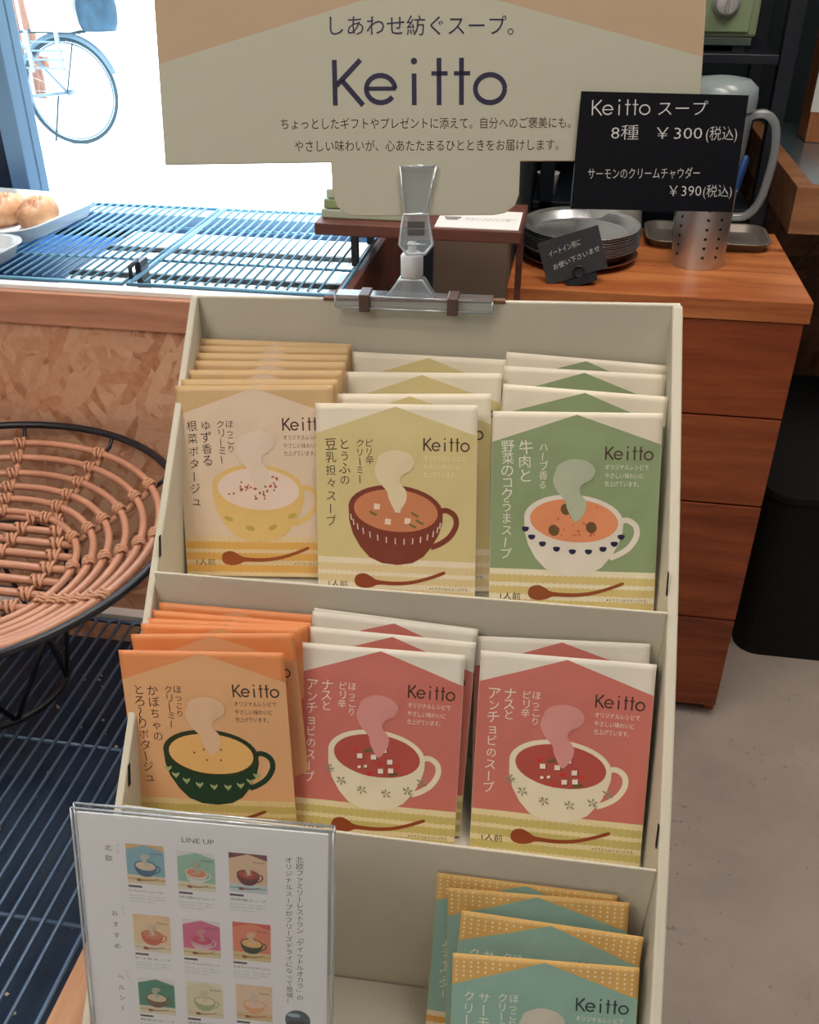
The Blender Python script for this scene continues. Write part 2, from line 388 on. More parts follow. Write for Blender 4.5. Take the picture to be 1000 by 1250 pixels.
ALU = mat('pale_blue_aluminium', (124, 160, 190), 0.35, metal=0.2)
def window(name, x0, x1):
    f = MB()
    for a, c in ((x0, x0 + 0.032), (x1 - 0.032, x1)): f.box((a, WY0 - 0.012, 0.98), (c, WY0 + 0.05, 2.3), ALU)
    f.box((x0 + 0.032, WY0 - 0.012, 0.98), (x1 - 0.032, WY0 + 0.05, 1.01), ALU); f.box((x0 + 0.032, WY0 - 0.012, 2.27), (x1 - 0.032, WY0 + 0.05, 2.3), ALU)
    fo = st(name, f, 0.002)
    p = MB().box((x0 + 0.032, WY0 + 0.02, 1.01), (x1 - 0.032, WY0 + 0.026, 2.27), clear('window_glass', (0.97, 0.99, 1.0), 0.01, 0.01)).build('pane', fo)
    return fo
window('window_1', -0.9185, -0.275); window('window_2', -2.3, -1.045)
# outside: pale pavement, low kerb and far building front
pave = mat('sunlit_pavement', (214, 216, 216), 0.85, noise=0.05, nscale=1.5)
st('pavement', MB().box((-40, 1.66, -0.1), (-0.2, 3.3, 0.05), pave).box((-40, 3.3, -0.1), (30, 60, 0.05), pave))
# ================================================================ LEFT COUNTERS
BACKY = 1.045; OSBM = osb('osb_chipboard', ((160, 104, 74), (204, 146, 112), (232, 190, 158)), 32)  # upper counter, racks, bread, shelf and window wall coordinates scaled about the camera
top = 1.0306
cab = empty('bread_counter', (-0.9, 1.26, 0), 'chipboard fronted bread counter with pine top beam under the window', 'counter')
def part(mb, name, parent, bevel=0, label=None):
    o = mb.build(name, None, bevel); o.parent = parent; o.matrix_parent_inverse = parent.matrix_basis.inverted()
    # bake: keep mesh in world space while parented to an empty
    if label: o['label'] = label
    return o
part(MB().box((-1.8, BACKY, 0.0), (-0.2585, BACKY + 0.016, top - 0.042), OSBM), 'chipboard_panel', cab)
part(MB().box((-1.8, BACKY - 0.006, top - 0.042), (-0.2585, BACKY + 0.033, top), WOODL), 'pine_beam', cab, 0.0015)
part(MB().box((-0.278, BACKY + 0.033, 0.0), (-0.2585, 1.474, top), WOODD), 'side_board', cab, 0.001)
part(MB().box((-1.8, BACKY + 0.033, 0.955), (-0.278, 1.474, 0.972), mat('counter_deck_blue', (34, 78, 140), 0.4)), 'deck_board', cab)
part(MB().box((-1.8, BACKY + 0.002, top), (-0.261, BACKY + 0.018, top + 0.006), mat('white_edge_strip', (238, 240, 240), 0.4)), 'edge_strip', cab, 0.001)

# bright enamel tray under the upper rack
lt = empty('white_tray', (-0.46, 1.26, 0.98), 'white enamel drip tray glowing in daylight under the upper wire racks', 'tray')
TR = mat('white_enamel', (240, 250, 252), 0.35)
t = MB().box((-0.70, BACKY + 0.036, 0.9805), (-0.282, 1.455, 0.990), TR); part(t, 'tray_base', lt, 0.003)
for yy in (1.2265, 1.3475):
    part(MB().box((-0.70, yy, 0.9905), (-0.282, yy + 0.008, 0.997), BLACKM), 'shadow_strip', lt, 0.001)  # black strips standing in for crossbar shadow lines on the tray

def grille(x0, x1, y0, y1, z, pitch, r, label, crossY, upair=False):
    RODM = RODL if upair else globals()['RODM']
    g = empty('wire_rack', ((x0 + x1) / 2, (y0 + y1) / 2, z), label, 'rack', 'wire racks on the left counters')
    Lm = MB().tube([(0, y0 - (y0 + y1) / 2 + 0.004, 0), (0, y1 - (y0 + y1) / 2 - 0.004, 0)], r, RODM, 6).mesh('rod')
    n = int((x1 - x0 - 0.01) / pitch)
    for i in range(n):
        link_copy(Lm, 'rod', g, (x0 + 0.008 + i * pitch - (x0 + x1) / 2, 0, 0))
    if upair:
        um = MB().tube([(0, 0, 0), (0.002, 0.006, 0), (pitch / 2, 0.010, 0), (pitch - 0.002, 0.006, 0), (pitch, 0, 0)], r, RODM, 6).mesh('rod_bend')
        for i in range(0, n - 1, 2):
            link_copy(um, 'rod_bend', g, (x0 + 0.008 + i * pitch - (x0 + x1) / 2, y1 - (y0 + y1) / 2 - 0.004, 0))
    cx, cy = (x0 + x1) / 2, (y0 + y1) / 2
    f = MB()
    ye = y1 + (0.008 if upair else 0)
    fl = [(x0 - cx, y0 - cy, -r * 2), (x1 - cx, y0 - cy, -r * 2), (x1 - cx, ye - cy, -r * 2), (x0 - cx, ye - cy, -r * 2)]
    f.tube(fl, r * 1.6, RODM, 8, closed=True); f.build('rim_wire', g)
    for y in crossY: MB().tube([(x0 - cx, y - cy, -2 * r), (x1 - cx, y - cy, -2 * r)], r * 1.2, RODM, 6).build('cross_wire', g)
    return g
grille(-0.5335, -0.2673, BACKY + 0.024, 1.43, 1.0405, 0.013, 0.00155, 'smaller upper wire rack right of the split beside the counter side board', (1.166, 1.32))
grille(-1.32, -0.5412, BACKY + 0.024, 1.43, 1.0405, 0.013, 0.00155, 'longer upper wire rack carrying the trays of bread buns', (1.166, 1.32))
# feet that hold the racks over the tray
for i, x in enumerate((-0.5374,)):
    c = empty('rack_clamp', (x, 1.1, 1.03), 'small dark clamp joining the two upper wire racks near the beam', 'clamp')
    part(MB().tube([(x, 1.089, 1.0375), (x, 1.089, 1.052), (x, 1.112, 1.055)], 0.003, BLACKM, 8), 'hook', c)
    part(MB().box((x - 0.004, 1.110, 1.008), (x + 0.004, 1.135, 1.052), BLACKM), 'block', c, 0.001)

# lower rack on the display table
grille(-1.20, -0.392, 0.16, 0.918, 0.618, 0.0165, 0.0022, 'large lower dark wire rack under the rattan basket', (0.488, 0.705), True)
LEDGE = (-1.25, 0.934, 0.604), (-0.30, 0.95, 0.619)
tb = empty('rack_table', (-0.8, 0.55, 0), 'low wooden rack table with dark blue well and tan side rail', 'table')
part(MB().box((-1.25, 0.10, 0.565), (-0.385, 0.932, 0.575), mat('dark_blue_well', (24, 42, 66), 0.3, noise=0.3, nscale=12)), 'well_tray', tb)
part(MB().box(*LEDGE, mat('white_ledge_paint', (216, 210, 206), 0.5)), 'back_ledge', tb, 0.001)
part(MB().box((-0.385, 0.08, 0.40), (-0.345, 0.932, 0.615), WOODY), 'side_rail', tb, 0.002)
part(MB().box((-1.25, 0.08, 0.40), (-0.385, 0.10, 0.615), WOODY), 'front_rail', tb, 0.002)
for x in (-1.24, -0.41):
    for y in (0.11, 0.87): part(MB().box((x, y, 0), (x + 0.05, y + 0.05, 0.565), WOODY), 'leg', tb, 0.002)
# crumbs and flakes in the well
rnd = random.Random(5)
CR = mat('pale_crumb', (190, 176, 160), 0.8)
cr = MB()
for i in range(46):
    x, y, s = rnd.uniform(-0.62, -0.40), rnd.uniform(0.35, 0.88), rnd.uniform(0.0006, 0.0022)
    a = rnd.uniform(0, 3)
    cr.hexa([(x + s * cos(a + k * pi / 2) * 1.4, y + s * sin(a + k * pi / 2), 0.5751 + q * s) for q in (0, 1) for k in range(4)], CR)
tag(cr.build('crumbs'), 'pale bread crumbs scattered in the dark well under the lower rack', 'crumbs', kind='stuff')

# ================================================================ RATTAN BASKET
BC = (-0.647, 0.780)
RAT = mat('rattan_cane', (204, 146, 118), 0.32, spec=0.6, noise=0.12, nscale=30, bump=0.1, bscale=120)
WRAP = mat('rattan_wrap', (208, 154, 122), 0.5, noise=0.22, nscale=60, bump=0.5, bscale=300)
bk = empty('rattan_basket', (BC[0], BC[1], 0.6202), 'round open rattan basket with black metal rim and wire foot', 'basket')
def circ(r, z, n=64): return [(r * cos(2 * pi * k / n), r * sin(2 * pi * k / n), z) for k in range(n)]
Z0 = 0.6202
MB().tube(circ(0.2516, 0.850 - Z0, 96), 0.0048, BLACKM, 10, True).build('metal_rim', bk)
rings = [(0.2248, 0.837), (0.2050, 0.826), (0.1835, 0.815), (0.1630, 0.807), (0.1443, 0.800), (0.1245, 0.794)]
for r, z in rings: MB().tube(circ(r, z - Z0, 72), 0.0044, RAT, 8, True).build('rattan_ring', bk)
def wrapmesh(rad=0.0063, turns=2.2, ln=0.011, cr=0.0019):
    pts = [((k / 22 - 0.5) * ln, rad * cos(turns * 2 * pi * k / 22), rad * sin(turns * 2 * pi * k / 22)) for k in range(23)]
    w = MB().tube(pts, cr, WRAP, 6)
    pts = [((0.5 - k / 14) * ln * 1.2, rad * 1.08 * cos(1.1 * 2 * pi * k / 14 + 1), rad * 1.08 * sin(1.1 * 2 * pi * k / 14 + 1)) for k in range(15)]
    return w.tube(pts, cr, WRAP, 6).mesh('wrap')
WM = wrapmesh()
for k in range(12):
    a = R(10.3 + 30 * k)
    ribp = []
    for j, (r, z) in enumerate(rings):
        ang = a - R(0.0)
        o = link_copy(WM, 'wrap', bk, (r * cos(ang), r * sin(ang), z - Z0 - 0.0005), (0, 0, ang + pi / 2 + 0.35))
        ribp.append((r * cos(ang), r * sin(ang), z - Z0 - 0.0062))
    rp = []
    for i in range(len(ribp) - 1):
        p, q = Vector(ribp[i]), Vector(ribp[i + 1]); rp += [p, p.lerp(q, 0.5) + Vector((0, 0, -0.002))]
    rp.append(Vector(ribp[-1])); MB().tube(rp, 0.0042, WRAP, 8).build('rib', bk)
    MB().tube([(0.250 * cos(a), 0.250 * sin(a), 0.850 - Z0), (0.242 * cos(a), 0.242 * sin(a), 0.838 - Z0), (0.226 * cos(a), 0.226 * sin(a), 0.831 - Z0)], 0.0026, BLACKM, 6).build('rim_post', bk)
for i in range(10):
    y = 0.123 - 0.0245 * i; hl = math.sqrt(max(0.125 ** 2 - y * y, 0.001)) * 0.95 + 0.004
    if i == 0: hl = 0.06
    MB().tube([(-hl, y, 0.787 - Z0), (hl, y, 0.787 - Z0)], 0.0050, RAT, 8).build('base_cane', bk)
    cols = [c for c in (-0.095, -0.05, 0.018, 0.030 + 0.062 * (1 - (y / 0.15) ** 2)) if abs(c) < hl - 0.004]
    for c in cols: link_copy(WM, 'wrap', bk, (c, y, 0.787 - Z0), (0, 0, 0.3)).scale = (1.1, 1.12, 1.12)
for c in (-0.05, 0.016):
    MB().tube([(c, 0.118, 0.779 - Z0), (c, -0.112, 0.779 - Z0)], 0.0042, WRAP, 8).build('base_binder', bk)
# black inner hoop, foot ring and crossed struts
MB().tube(circ(0.124, 0.776 - Z0, 64), 0.0038, BLACKM, 8, True).build('inner_hoop', bk)
MB().tube(circ(0.0838, 0.0040, 64), 0.0040, BLACKM, 8, True).build('foot_ring', bk)
for k in range(6):
    a = R(15 + 60 * k)
    for d in (-1, 1):
        b2 = a + d * R(38)
        MB().tube([(0.0838 * cos(a), 0.0838 * sin(a), 0.004), (0.122 * cos(b2), 0.122 * sin(b2), 0.776 - Z0)], 0.0030, BLACKM, 6).build('strut', bk)
MB().tube([(-0.12, 0, 0.772 - Z0), (0.12, 0, 0.772 - Z0)], 0.003, BLACKM, 6).build('hoop_bar', bk)
MB().tube([(0, -0.12, 0.772 - Z0), (0, 0.12, 0.772 - Z0)], 0.003, BLACKM, 6).build('hoop_bar', bk)

# ================================================================ BREAD
def rrect(x0, x1, y0, y1, r, n=6):
    pts = []
    for cx, cy, a0 in ((x1 - r, y1 - r, 0), (x0 + r, y1 - r, 90), (x0 + r, y0 + r, 180), (x1 - r, y0 + r, 270)):
        for k in range(n + 1): t = R(a0 + 90 * k / n); pts.append((cx + r * cos(t), cy + r * sin(t)))
    return pts
def tray(name, x0, x1, y0, y1, z, h, r, matl, label, cat, flare=0.008, rim=0.006, th=0.0016):
    root = empty(name, ((x0 + x1) / 2, (y0 + y1) / 2, z), label, cat)
    cx, cy = (x0 + x1) / 2, (y0 + y1) / 2
    lev = [(-flare, 0.0), (0.0 - flare * 0.6, 0.0006), (0.0, h), (rim, h + 0.001), (rim, h - 0.001 + 0.0), (0.0008, h - 0.002), (-flare * 0.5, 0.003), (-flare - 0.002, th + 0.0004)]
    mb = MB(); vs = []; n = None
    for off, zz in lev:
        pts = rrect(x0 - cx - off, x1 - cx + off, y0 - cy - off, y1 - cy + off, max(r + off, 0.003)); n = len(pts)
        vs += [(p[0], p[1], zz) for p in pts]
    fs = [(i * n + k, i * n + (k + 1) % n, (i + 1) * n + (k + 1) % n, (i + 1) * n + k) for i in range(len(lev) - 1) for k in range(n)]
    fs += [tuple(range(n - 1, -1, -1)), tuple(range((len(lev) - 1) * n, len(lev) * n))]
    mb.add(vs, fs, matl, True)
    # rim inner order keeps wall thickness
    mb.build('tray_body', root)
    return root
WT = mat('white_glazed_tray', (226, 232, 238), 0.25, spec=0.6)
bt = tray('bread_tray', -1.05, -0.716, 1.19, 1.395, 1.0429, 0.020, 0.045, WT, 'white rounded serving tray holding bread buns on the wire rack', 'tray')
bt2 = tray('bread_tray', -1.08, -0.715, 1.073, 1.172, 1.0429, 0.018, 0.035, WT, 'empty white serving tray in front of the tray of buns', 'tray')
bt.rotation_euler = (0, 0, R(-8)); bt2.rotation_euler = (0, 0, R(-3))
MB().box((-0.14, -0.043, 0.0025), (0.14, 0.043, 0.0038), mat('brown_tray_liner', (150, 112, 88), 0.7, noise=0.1)).build('liner', bt2)
BUN = None
def bun_material():
    m = bpy.data.materials.new('baked_crust'); m.use_nodes = True; nt = m.node_tree; N = nt.nodes; L = nt.links; b = N['Principled BSDF']
    tc = N.new('ShaderNodeTexCoord'); n = N.new('ShaderNodeTexNoise'); n.inputs['Scale'].default_value = 28; n.inputs['Detail'].default_value = 5; L.new(tc.outputs['Object'], n.inputs['Vector'])
    r = N.new('ShaderNodeValToRGB'); L.new(n.outputs['Fac'], r.inputs['Fac']); r.color_ramp.elements[0].position = 0.35; r.color_ramp.elements[1].position = 0.65
    r.color_ramp.elements[0].color = (*lin((146, 88, 52)), 1); r.color_ramp.elements[1].color = (*lin((206, 158, 116)), 1)
    L.new(r.outputs['Color'], b.inputs['Base Color']); b.inputs['Roughness'].default_value = 0.6; return m
CRUST = bun_material()
def bun(x, y, rot, label, sd):
    rn = random.Random(sd); seg, rows = 28, 14; vs = []; fs = []
    for i in range(rows + 1):
        ph = pi * i / rows
        for k in range(seg):
            t = 2 * pi * k / seg; X = sin(ph) * cos(t); Y = sin(ph) * sin(t); Z = -cos(ph)
            groove = 0.0
            if Z > 0: groove = 0.24 * math.exp(-(X / 0.10) ** 2) * Z + 0.22 * sum(math.exp(-((Y - g + 0.25 * abs(X)) / 0.08) ** 2) for g in (-0.5, 0.0, 0.5)) * Z
            s = 1 - groove
            vs.append((X * 0.026 * s, Y * 0.044 * s, (max(Z, -0.62) + 0.62) * 0.026 * s))
    fs = [(i * seg + k, i * seg + (k + 1) % seg, (i + 1) * seg + (k + 1) % seg, (i + 1) * seg + k) for i in range(rows) for k in range(seg)]
    o = MB().add(vs, fs, CRUST, True).build('bread_bun'); o.location = (x, y, 1.0452); o.rotation_euler = (0, 0, rot)
    return tag(o, label, 'bread', 'bread buns on the white tray')
bun(-0.757, 1.275, 0.1, 'scored golden bun at the right end of the white tray', 1)
bun(-0.812, 1.283, -0.05, 'scored golden bun second from the right end of the tray', 2)
bun(-0.868, 1.300, 0.1, 'scored golden bun third from the right, cut by the photo edge', 3)

# ================================================================ BICYCLE OUTSIDE
TYRE = mat('bicycle_tyre', (38, 62, 74), 0.7); PALE = mat('pale_bicycle_metal', (110, 130, 146), 0.4, metal=0.3)
by = 6.72; bz = 0.05
bi = empty('bicycle', (-3.545, by, bz), 'parked bicycle with rear carrier and blue bag seen outside the window', 'bicycle')
def wheel(cx, parent):
    w = MB(); ring = lambda r, rr, mt, s: MB().tube([(cx + r * cos(2 * pi * k / 64), 0, 0.345 + r * sin(2 * pi * k / 64)) for k in range(64)], rr, mt, 8, True)
    ring(0.335, 0.0135, TYRE, 8).build('tyre', parent); wr = ring(0.312, 0.007, PALE, 6).build('wheel_rim', parent)
    MB().tube([(cx, -0.04, 0.345), (cx, 0.04, 0.345)], 0.018, PALE, 10).build('hub', parent)
    for k in range(20):
        a = 2 * pi * k / 20; w.tube([(cx, 0.02 * (-1) ** k, 0.345), (cx + 0.31 * cos(a), 0, 0.345 + 0.31 * sin(a))], 0.0007, mat('spoke', (225, 230, 235), 0.3), 4)
    tag(w.build('spokes', wr), kind='stuff')
wheel(0, bi); wheel(-1.05, bi)
def bt_(name, pts, r, mt=PALE): return MB().tube(pts, r, mt, 8).build(name, bi)
bt_('chain_stay', [(0, -0.045, 0.345), (-0.44, -0.03, 0.30)], 0.011); bt_('seat_stay', [(0, -0.05, 0.345), (-0.28, -0.03, 0.63), (-0.36, 0, 0.72)], 0.010)
bt_('seat_tube', [(-0.44, 0, 0.30), (-0.34, 0, 0.92)], 0.016); bt_('down_tube', [(-0.44, 0, 0.30), (-0.84, 0, 0.78)], 0.018)
bt_('top_tube', [(-0.36, 0, 0.55), (-0.82, 0, 0.84)], 0.015); bt_('fork', [(-0.83, 0, 0.90), (-0.90, 0, 0.62), (-1.05, 0, 0.345)], 0.013)
bt_('handlebar', [(-0.78, -0.28, 1.02), (-0.84, -0.2, 1.03), (-0.86, 0, 1.0), (-0.84, 0.2, 1.03), (-0.78, 0.28, 1.02)], 0.012)
bt_('rack_strut', [(0, -0.06, 0.345), (0.10, -0.06, 0.66)], 0.006, TYRE); bt_('kickstand', [(-0.06, -0.08, 0.33), (-0.13, -0.10, 0.03)], 0.007, TYRE)
bt_('crank', [(-0.44, -0.07, 0.30), (-0.28, -0.09, 0.28)], 0.012, TYRE)
MB().lathe([(0, 0), (0.09, 0.0), (0.11, 0.03), (0.06, 0.06), (0, 0.065)], (-0.42, 0, 0.92), TYRE, 20, 1.3, 0.7).build('saddle', bi)
fn = MB().tube([(0.362 * cos(R(a)), 0, 0.345 + 0.362 * sin(R(a))) for a in range(20, 176, 6)], 0.020, mat('grey_blue_fender', (92, 116, 134), 0.4), 8).build('fender', bi)
rk = MB()
for y in (-0.07, 0, 0.07): rk.tube([(-0.30, y, 0.725), (0.18, y, 0.725)], 0.006, TYRE, 6)
rk.build('carrier', bi)
side = MB()
for k in range(4): side.box((-0.25 + 0.01 * k, -0.10, 0.50 + 0.055 * k), (0.04 + 0.01 * k, -0.092, 0.512 + 0.055 * k), PALE)
for x in (-0.22, 0.0): side.box((x, -0.105, 0.48), (x + 0.028, -0.09, 0.74), mat('grey_carrier_side', (140, 150, 160), 0.6))
side.build('carrier_guard', bi)
bx = tray('crate', -3.72, -3.40, by - 0.13, by + 0.13, bz + 0.733, 0.30, 0.03, mat('white_crate', (236, 238, 240), 0.5), 'white crate strapped on the bicycle rear carrier', 'crate', 0.03, 0.012)
bg = MB(); seg = 20; rows = [(0.02, 0.0), (0.115, 0.0), (0.135, 0.05), (0.14, 0.14), (0.125, 0.24), (0.11, 0.33), (0.02, 0.36)]
bg.lathe(rows, (0, 0, 0), mat('blue_grey_nylon', (34, 66, 86), 0.7, noise=0.35, nscale=14), 18, 1.0, 0.75)
tag(bg.build('bag', loc=(-3.26, by, bz + 0.735)), 'blue grey bag sitting behind the crate on the bicycle carrier', 'bag')
bb = empty('wooden_pallet', (-4.6, 8.6, bz), 'brown slatted wood pallet standing behind the bicycle', 'pallet')
for k in range(2):
    part(MB().box((-5.03 + 0.14 * k, 8.6, bz), (-4.93 + 0.14 * k, 8.625, bz + 1.3), wood('weathered_pallet', (96, 64, 52), (140, 100, 84), 'Z', 1, 0.7, False)), 'slat', bb)
for z in (0.25, 1.0): part(MB().box((-4.98, 8.625, bz + z), (-4.73, 8.66, bz + z + 0.09), _m['weathered_pallet']), 'cross_board', bb)

# ================================================================ SHELF BOARD OVER THE RACK CORNER
sh = empty('bridge_shelf', (-0.187, 1.243, 1.0405), 'small reddish brown shelf board on black legs behind the header sign', 'shelf')
part(MB().box((-0.322, 1.1825, 1.0768), (-0.057, 1.32, 1.0922), WOODD), 'shelf_board', sh, 0.0015)
for x, y, zb in ((-0.273, 1.20, 1.034), (-0.273, 1.30, 1.034), (-0.064, 1.312, 0.0)):
    part(MB().box((x - 0.0045, y - 0.0045, zb), (x + 0.0045, y + 0.0045, 1.0768), BLACKM if x < -0.1 else WOODD), 'leg', sh)
PALEG = mat('pale_green_container', (188, 200, 178), 0.4)
for k in range(3):
    c = MB().box((-0.318 + 0.004 * k, 1.205, 1.0924 + k * 0.0127), (-0.205 - 0.003 * k, 1.305, 1.1042 + k * 0.0127), PALEG if k != 1 else mat('green_lid', (150, 168, 118), 0.4)).build('lidded_container', bevel=0.002)
    tag(c, ('bottom pale green flat box of the stack on the small shelf', 'middle olive green flat box of the stack on the small shelf', 'top pale green flat box of the stack on the small shelf')[k], 'box', 'stack of flat boxes on the bridge shelf')
mc = empty('notice_card', (-0.12, 1.22, 1.0924), 'white notice card with basket drawing lying on the brown shelf', 'card')
part(MB().box((-0.167, 1.186, 1.0924), (-0.061, 1.272, 1.0936), WHITEP), 'card_sheet', mc)
pr = Print()
pr.line('お願いいたします。', 8, 62, 60, 6, INKB, 1); pr.line('お召し上がりの際は', 32, 92, 40, 3.2, INKB, 1); pr.line('スタッフまでどうぞ。', 32, 88, 33, 3.2, INKB, 1)
pr.poly([(6, 46), (27, 46), (23, 32), (10, 32)], INKB, 1)
for k in range(3): pr.ribbon([(8.5, 43 - 4 * k), (24.5, 43 - 4 * k)], 1.2, WHITEP.copy() if False else WHITEP, 2)
THIN[0] = 0.0; o = pr.build('printed_lettering', mc); tag(o, kind='stuff'); o.matrix_parent_inverse = mc.matrix_basis.inverted(); o.location = (-0.167, 1.186, 1.0937); o.scale = (1.09, 1.09, 1)
part(MB().box((-0.246, 1.486, 0.62), (-0.211, 1.4955, 1.03), mat('blue_black_gap_shade', (24, 34, 50), 0.6)), 'shade_panel', empty('gap_shade', (-0.23, 1.49, 0.62), 'blue black strip standing in for the shaded gap below the small shelf', 'gap_shade'))  # blue-black panel added to paint in the shade of a dark gap

# ================================================================ RIGHT CEDAR COUNTER
CY0, CX0, CX1 = 1.538, -0.088, 0.390
rc = empty('cedar_counter', (0.15, 1.73, 0), 'orange cedar plank counter carrying steel plates and cutlery cup', 'counter')
edges = [0.867, 0.693, 0.5165, 0.255, 0.026]
for i in range(4):
    a, b_ = edges[i], edges[i + 1]
    o = part(MB().box((CX0, CY0 + 0.001 * (i % 2), b_ + 0.003), (CX1, CY0 + 0.018, a - 0.0005), wood('orange_cedar_board_%d' % i, *(((124, 52, 24), (170, 84, 42)), ((136, 62, 30), (184, 98, 54)), ((120, 50, 24), (170, 86, 46)), ((110, 46, 22), (160, 80, 42)))[i], 'X', 1.0, 0.5, True, seed=i * 2.7 + 0.4)), 'front_plank', rc, 0.0015)
yb = [CY0 - 0.004, 1.68, 1.80, 1.935]
for i in range(3):
    part(MB().box((CX0 - 0.004, yb[i] + 0.0004, 0.868), (0.397, yb[i + 1] - 0.0004, 0.903), wood('cedar_top_%d' % i, (164, 84, 42), (212, 134, 78), 'X', 0.9, 0.33, True, seed=6.0 + i * 3.1)), 'top_plank', rc, 0.0012)
part(MB().box((CX1 - 0.018, CY0 + 0.022, 0.0), (CX1 + 0.003, 1.93, 0.866), WOODC), 'side_panel', rc, 0.001)
part(MB().box((CX0, CY0 + 0.022, 0.0), (CX0 + 0.018, 1.93, 0.866), WOODC), 'side_panel', rc, 0.001)
part(MB().box((CX0 + 0.02, 1.91, 0.0), (CX1 - 0.02, 1.93, 0.866), WOODD), 'back_panel', rc, 0.001)

# plates
PR = mat('plate_steel', (216, 218, 222), 0.27, metal=0.9)
base = tag(MB().lathe([(0, 0.0), (0.070, 0.0), (0.086, 0.004), (0.103, 0.0115), (0.104, 0.013), (0.1, 0.0125), (0.082, 0.007), (0, 0.005)], (0, 0, 0), mat('brown_plate_glaze', (110, 62, 44), 0.35), 48).build('round_plate', loc=(0.022, 1.715, 0.9033)), 'brown plate under the stack of steel plates', 'plate')
pmesh = MB().lathe([(0, 0), (0.082, 0.0), (0.090, 0.0035), (0.0955, 0.0150), (0.1045, 0.0188), (0.1065, 0.0205), (0.1045, 0.0205), (0.0945, 0.0165), (0.088, 0.0050), (0.081, 0.0014), (0, 0.0014)], (0, 0, 0), PR, 56).mesh('steel_plate')
names = ['lowest steel plate of the stack, just above the brown plate'] + ['steel plate in the middle of the stack on the cedar counter'] * 7 + ['topmost shiny steel plate of the stack']
ords = ['second', 'third', 'fourth', 'fifth', 'sixth', 'seventh', 'eighth']
rnd = random.Random(2)
for k in range(9):
    o = bpy.data.objects.new('steel_plate', pmesh); COL.objects.link(o)
    o.location = (0.020 + rnd.uniform(-0.0012, 0.0012), 1.722 + rnd.uniform(-0.0015, 0.0015), 0.9125 + k * 0.0040); o.scale = (1, 1.06, 1)
    lb = names[k] if k in (0, 8) else '%s steel plate from the bottom of the stack' % ords[k - 1]
    tag(o, lb, 'plate', 'stack of steel plates on the cedar counter')
# small slate sign on ring clip
M = frame_matrix((-0.0215 + 0.047, 1.567, 0.9045, 0.10, 0.22, 0.31))
ss = empty('slate_sign', label='small tilted slate sign with chalk writing in front of the plates', cat='sign', M=M)
SLATE = mat('slate_grey', (50, 52, 56), 0.8, noise=0.12, nscale=30)
MB().box((-0.050, 0.012, -0.002), (0.052, 0.083, 0), SLATE).build('slate_board', ss)
CHK = mat('chalk_pen', (214, 212, 208), 0.7)
THIN[0] = -0.008; pr = Print()
pr.line('イートイン用に', -36, 18, 55, 10, CHK, 1, slope=0.10); pr.line('お使い下さいませ', -34, 46, 33, 9, CHK, 1, slope=0.12)
tag(pr.build('chalk_lettering', ss), kind='stuff')
MB().tube([(0.004 + 0.0085 * cos(2 * pi * k / 24), 0.020 + 0.0085 * sin(2 * pi * k / 24), 0.003) for k in range(24)], 0.0017, BLACKM, 6, True).build('ring_clip', ss)
MB().box((-0.020, -0.002, -0.012), (0.030, 0.011, 0.008), BLACKM).build('clip_foot', ss)

# cutlery cup
cc = empty('cutlery_cup', (0.2305, 1.722, 0.9033), 'perforated steel cutlery cup on the cedar counter', 'cup')
def perforated():
    bm = MB(); seg = 60; rows = [0, 0.004, 0.020, 0.0245, 0.036, 0.0405, 0.052, 0.0565, 0.068, 0.0725, 0.084, 0.0885, 0.100, 0.1045, 0.122, 0.126]
    vs = [(0.0465 * cos(2 * pi * k / seg), 0.0465 * sin(2 * pi * k / seg), z) for z in rows for k in range(seg)]; fs = []; hole = []
    for i in range(len(rows) - 1):
        for k in range(seg):
            f = (i * seg + k, i * seg + (k + 1) % seg, (i + 1) * seg + (k + 1) % seg, (i + 1) * seg + k)
            (hole if (i % 2 == 0 and 2 <= i <= 12 and k % 5 in ((0,) if (k // 5) % 3 != 2 else ())) else fs).append(f)
    bm.add(vs, fs, STEEL, True); k0 = len(bm.v)
    return bm
cp = perforated(); cp.lathe([(0.0465, 0.126), (0.0478, 0.1275), (0.0478, 0.129), (0.0452, 0.129), (0.0445, 0.126)], (0, 0, 0), STEEL, 60)
cp.add([(0.0464 * cos(2 * pi * k / 40), 0.0464 * sin(2 * pi * k / 40), 0.0005) for k in range(40)], [tuple(range(40))], STEEL)
cp.build('cup_body', cc)
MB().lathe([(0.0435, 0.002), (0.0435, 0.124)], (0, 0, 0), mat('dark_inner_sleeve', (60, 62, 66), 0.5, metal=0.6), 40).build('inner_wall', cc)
def utensil(name, x, y, tilt, az, hm, label):
    M = Matrix.Translation((0.2305 + x, 1.722 + y, 0.9085)) @ Matrix.Rotation(az, 4, 'Z') @ Matrix.Rotation(tilt, 4, 'Y')
    u = empty(name, label=label, cat='cutlery', M=M)
    MB().tube([(0, 0, 0.0), (0, 0, 0.09)], 0.0022, STEEL, 8).build('shaft', u)
    MB().tube([(0, 0, 0.075), (0, 0, 0.085), (0, 0, 0.14), (0, 0, 0.175), (0, 0, 0.180)], [0.003, 0.0065, 0.0075, 0.0065, 0.002], hm, 10).build('handle', u)
utensil('serving_spoon', 0.024, 0.006, 0.17, 0.1, mat('blue_plastic_handle', (30, 66, 122), 0.4), 'blue handled utensil standing in the cutlery cup')
utensil('serving_tongs', 0.014, 0.024, 0.13, 0.2, mat('clear_grey_handle', (150, 160, 170), 0.25), 'pale grey handled utensil standing behind the blue one')
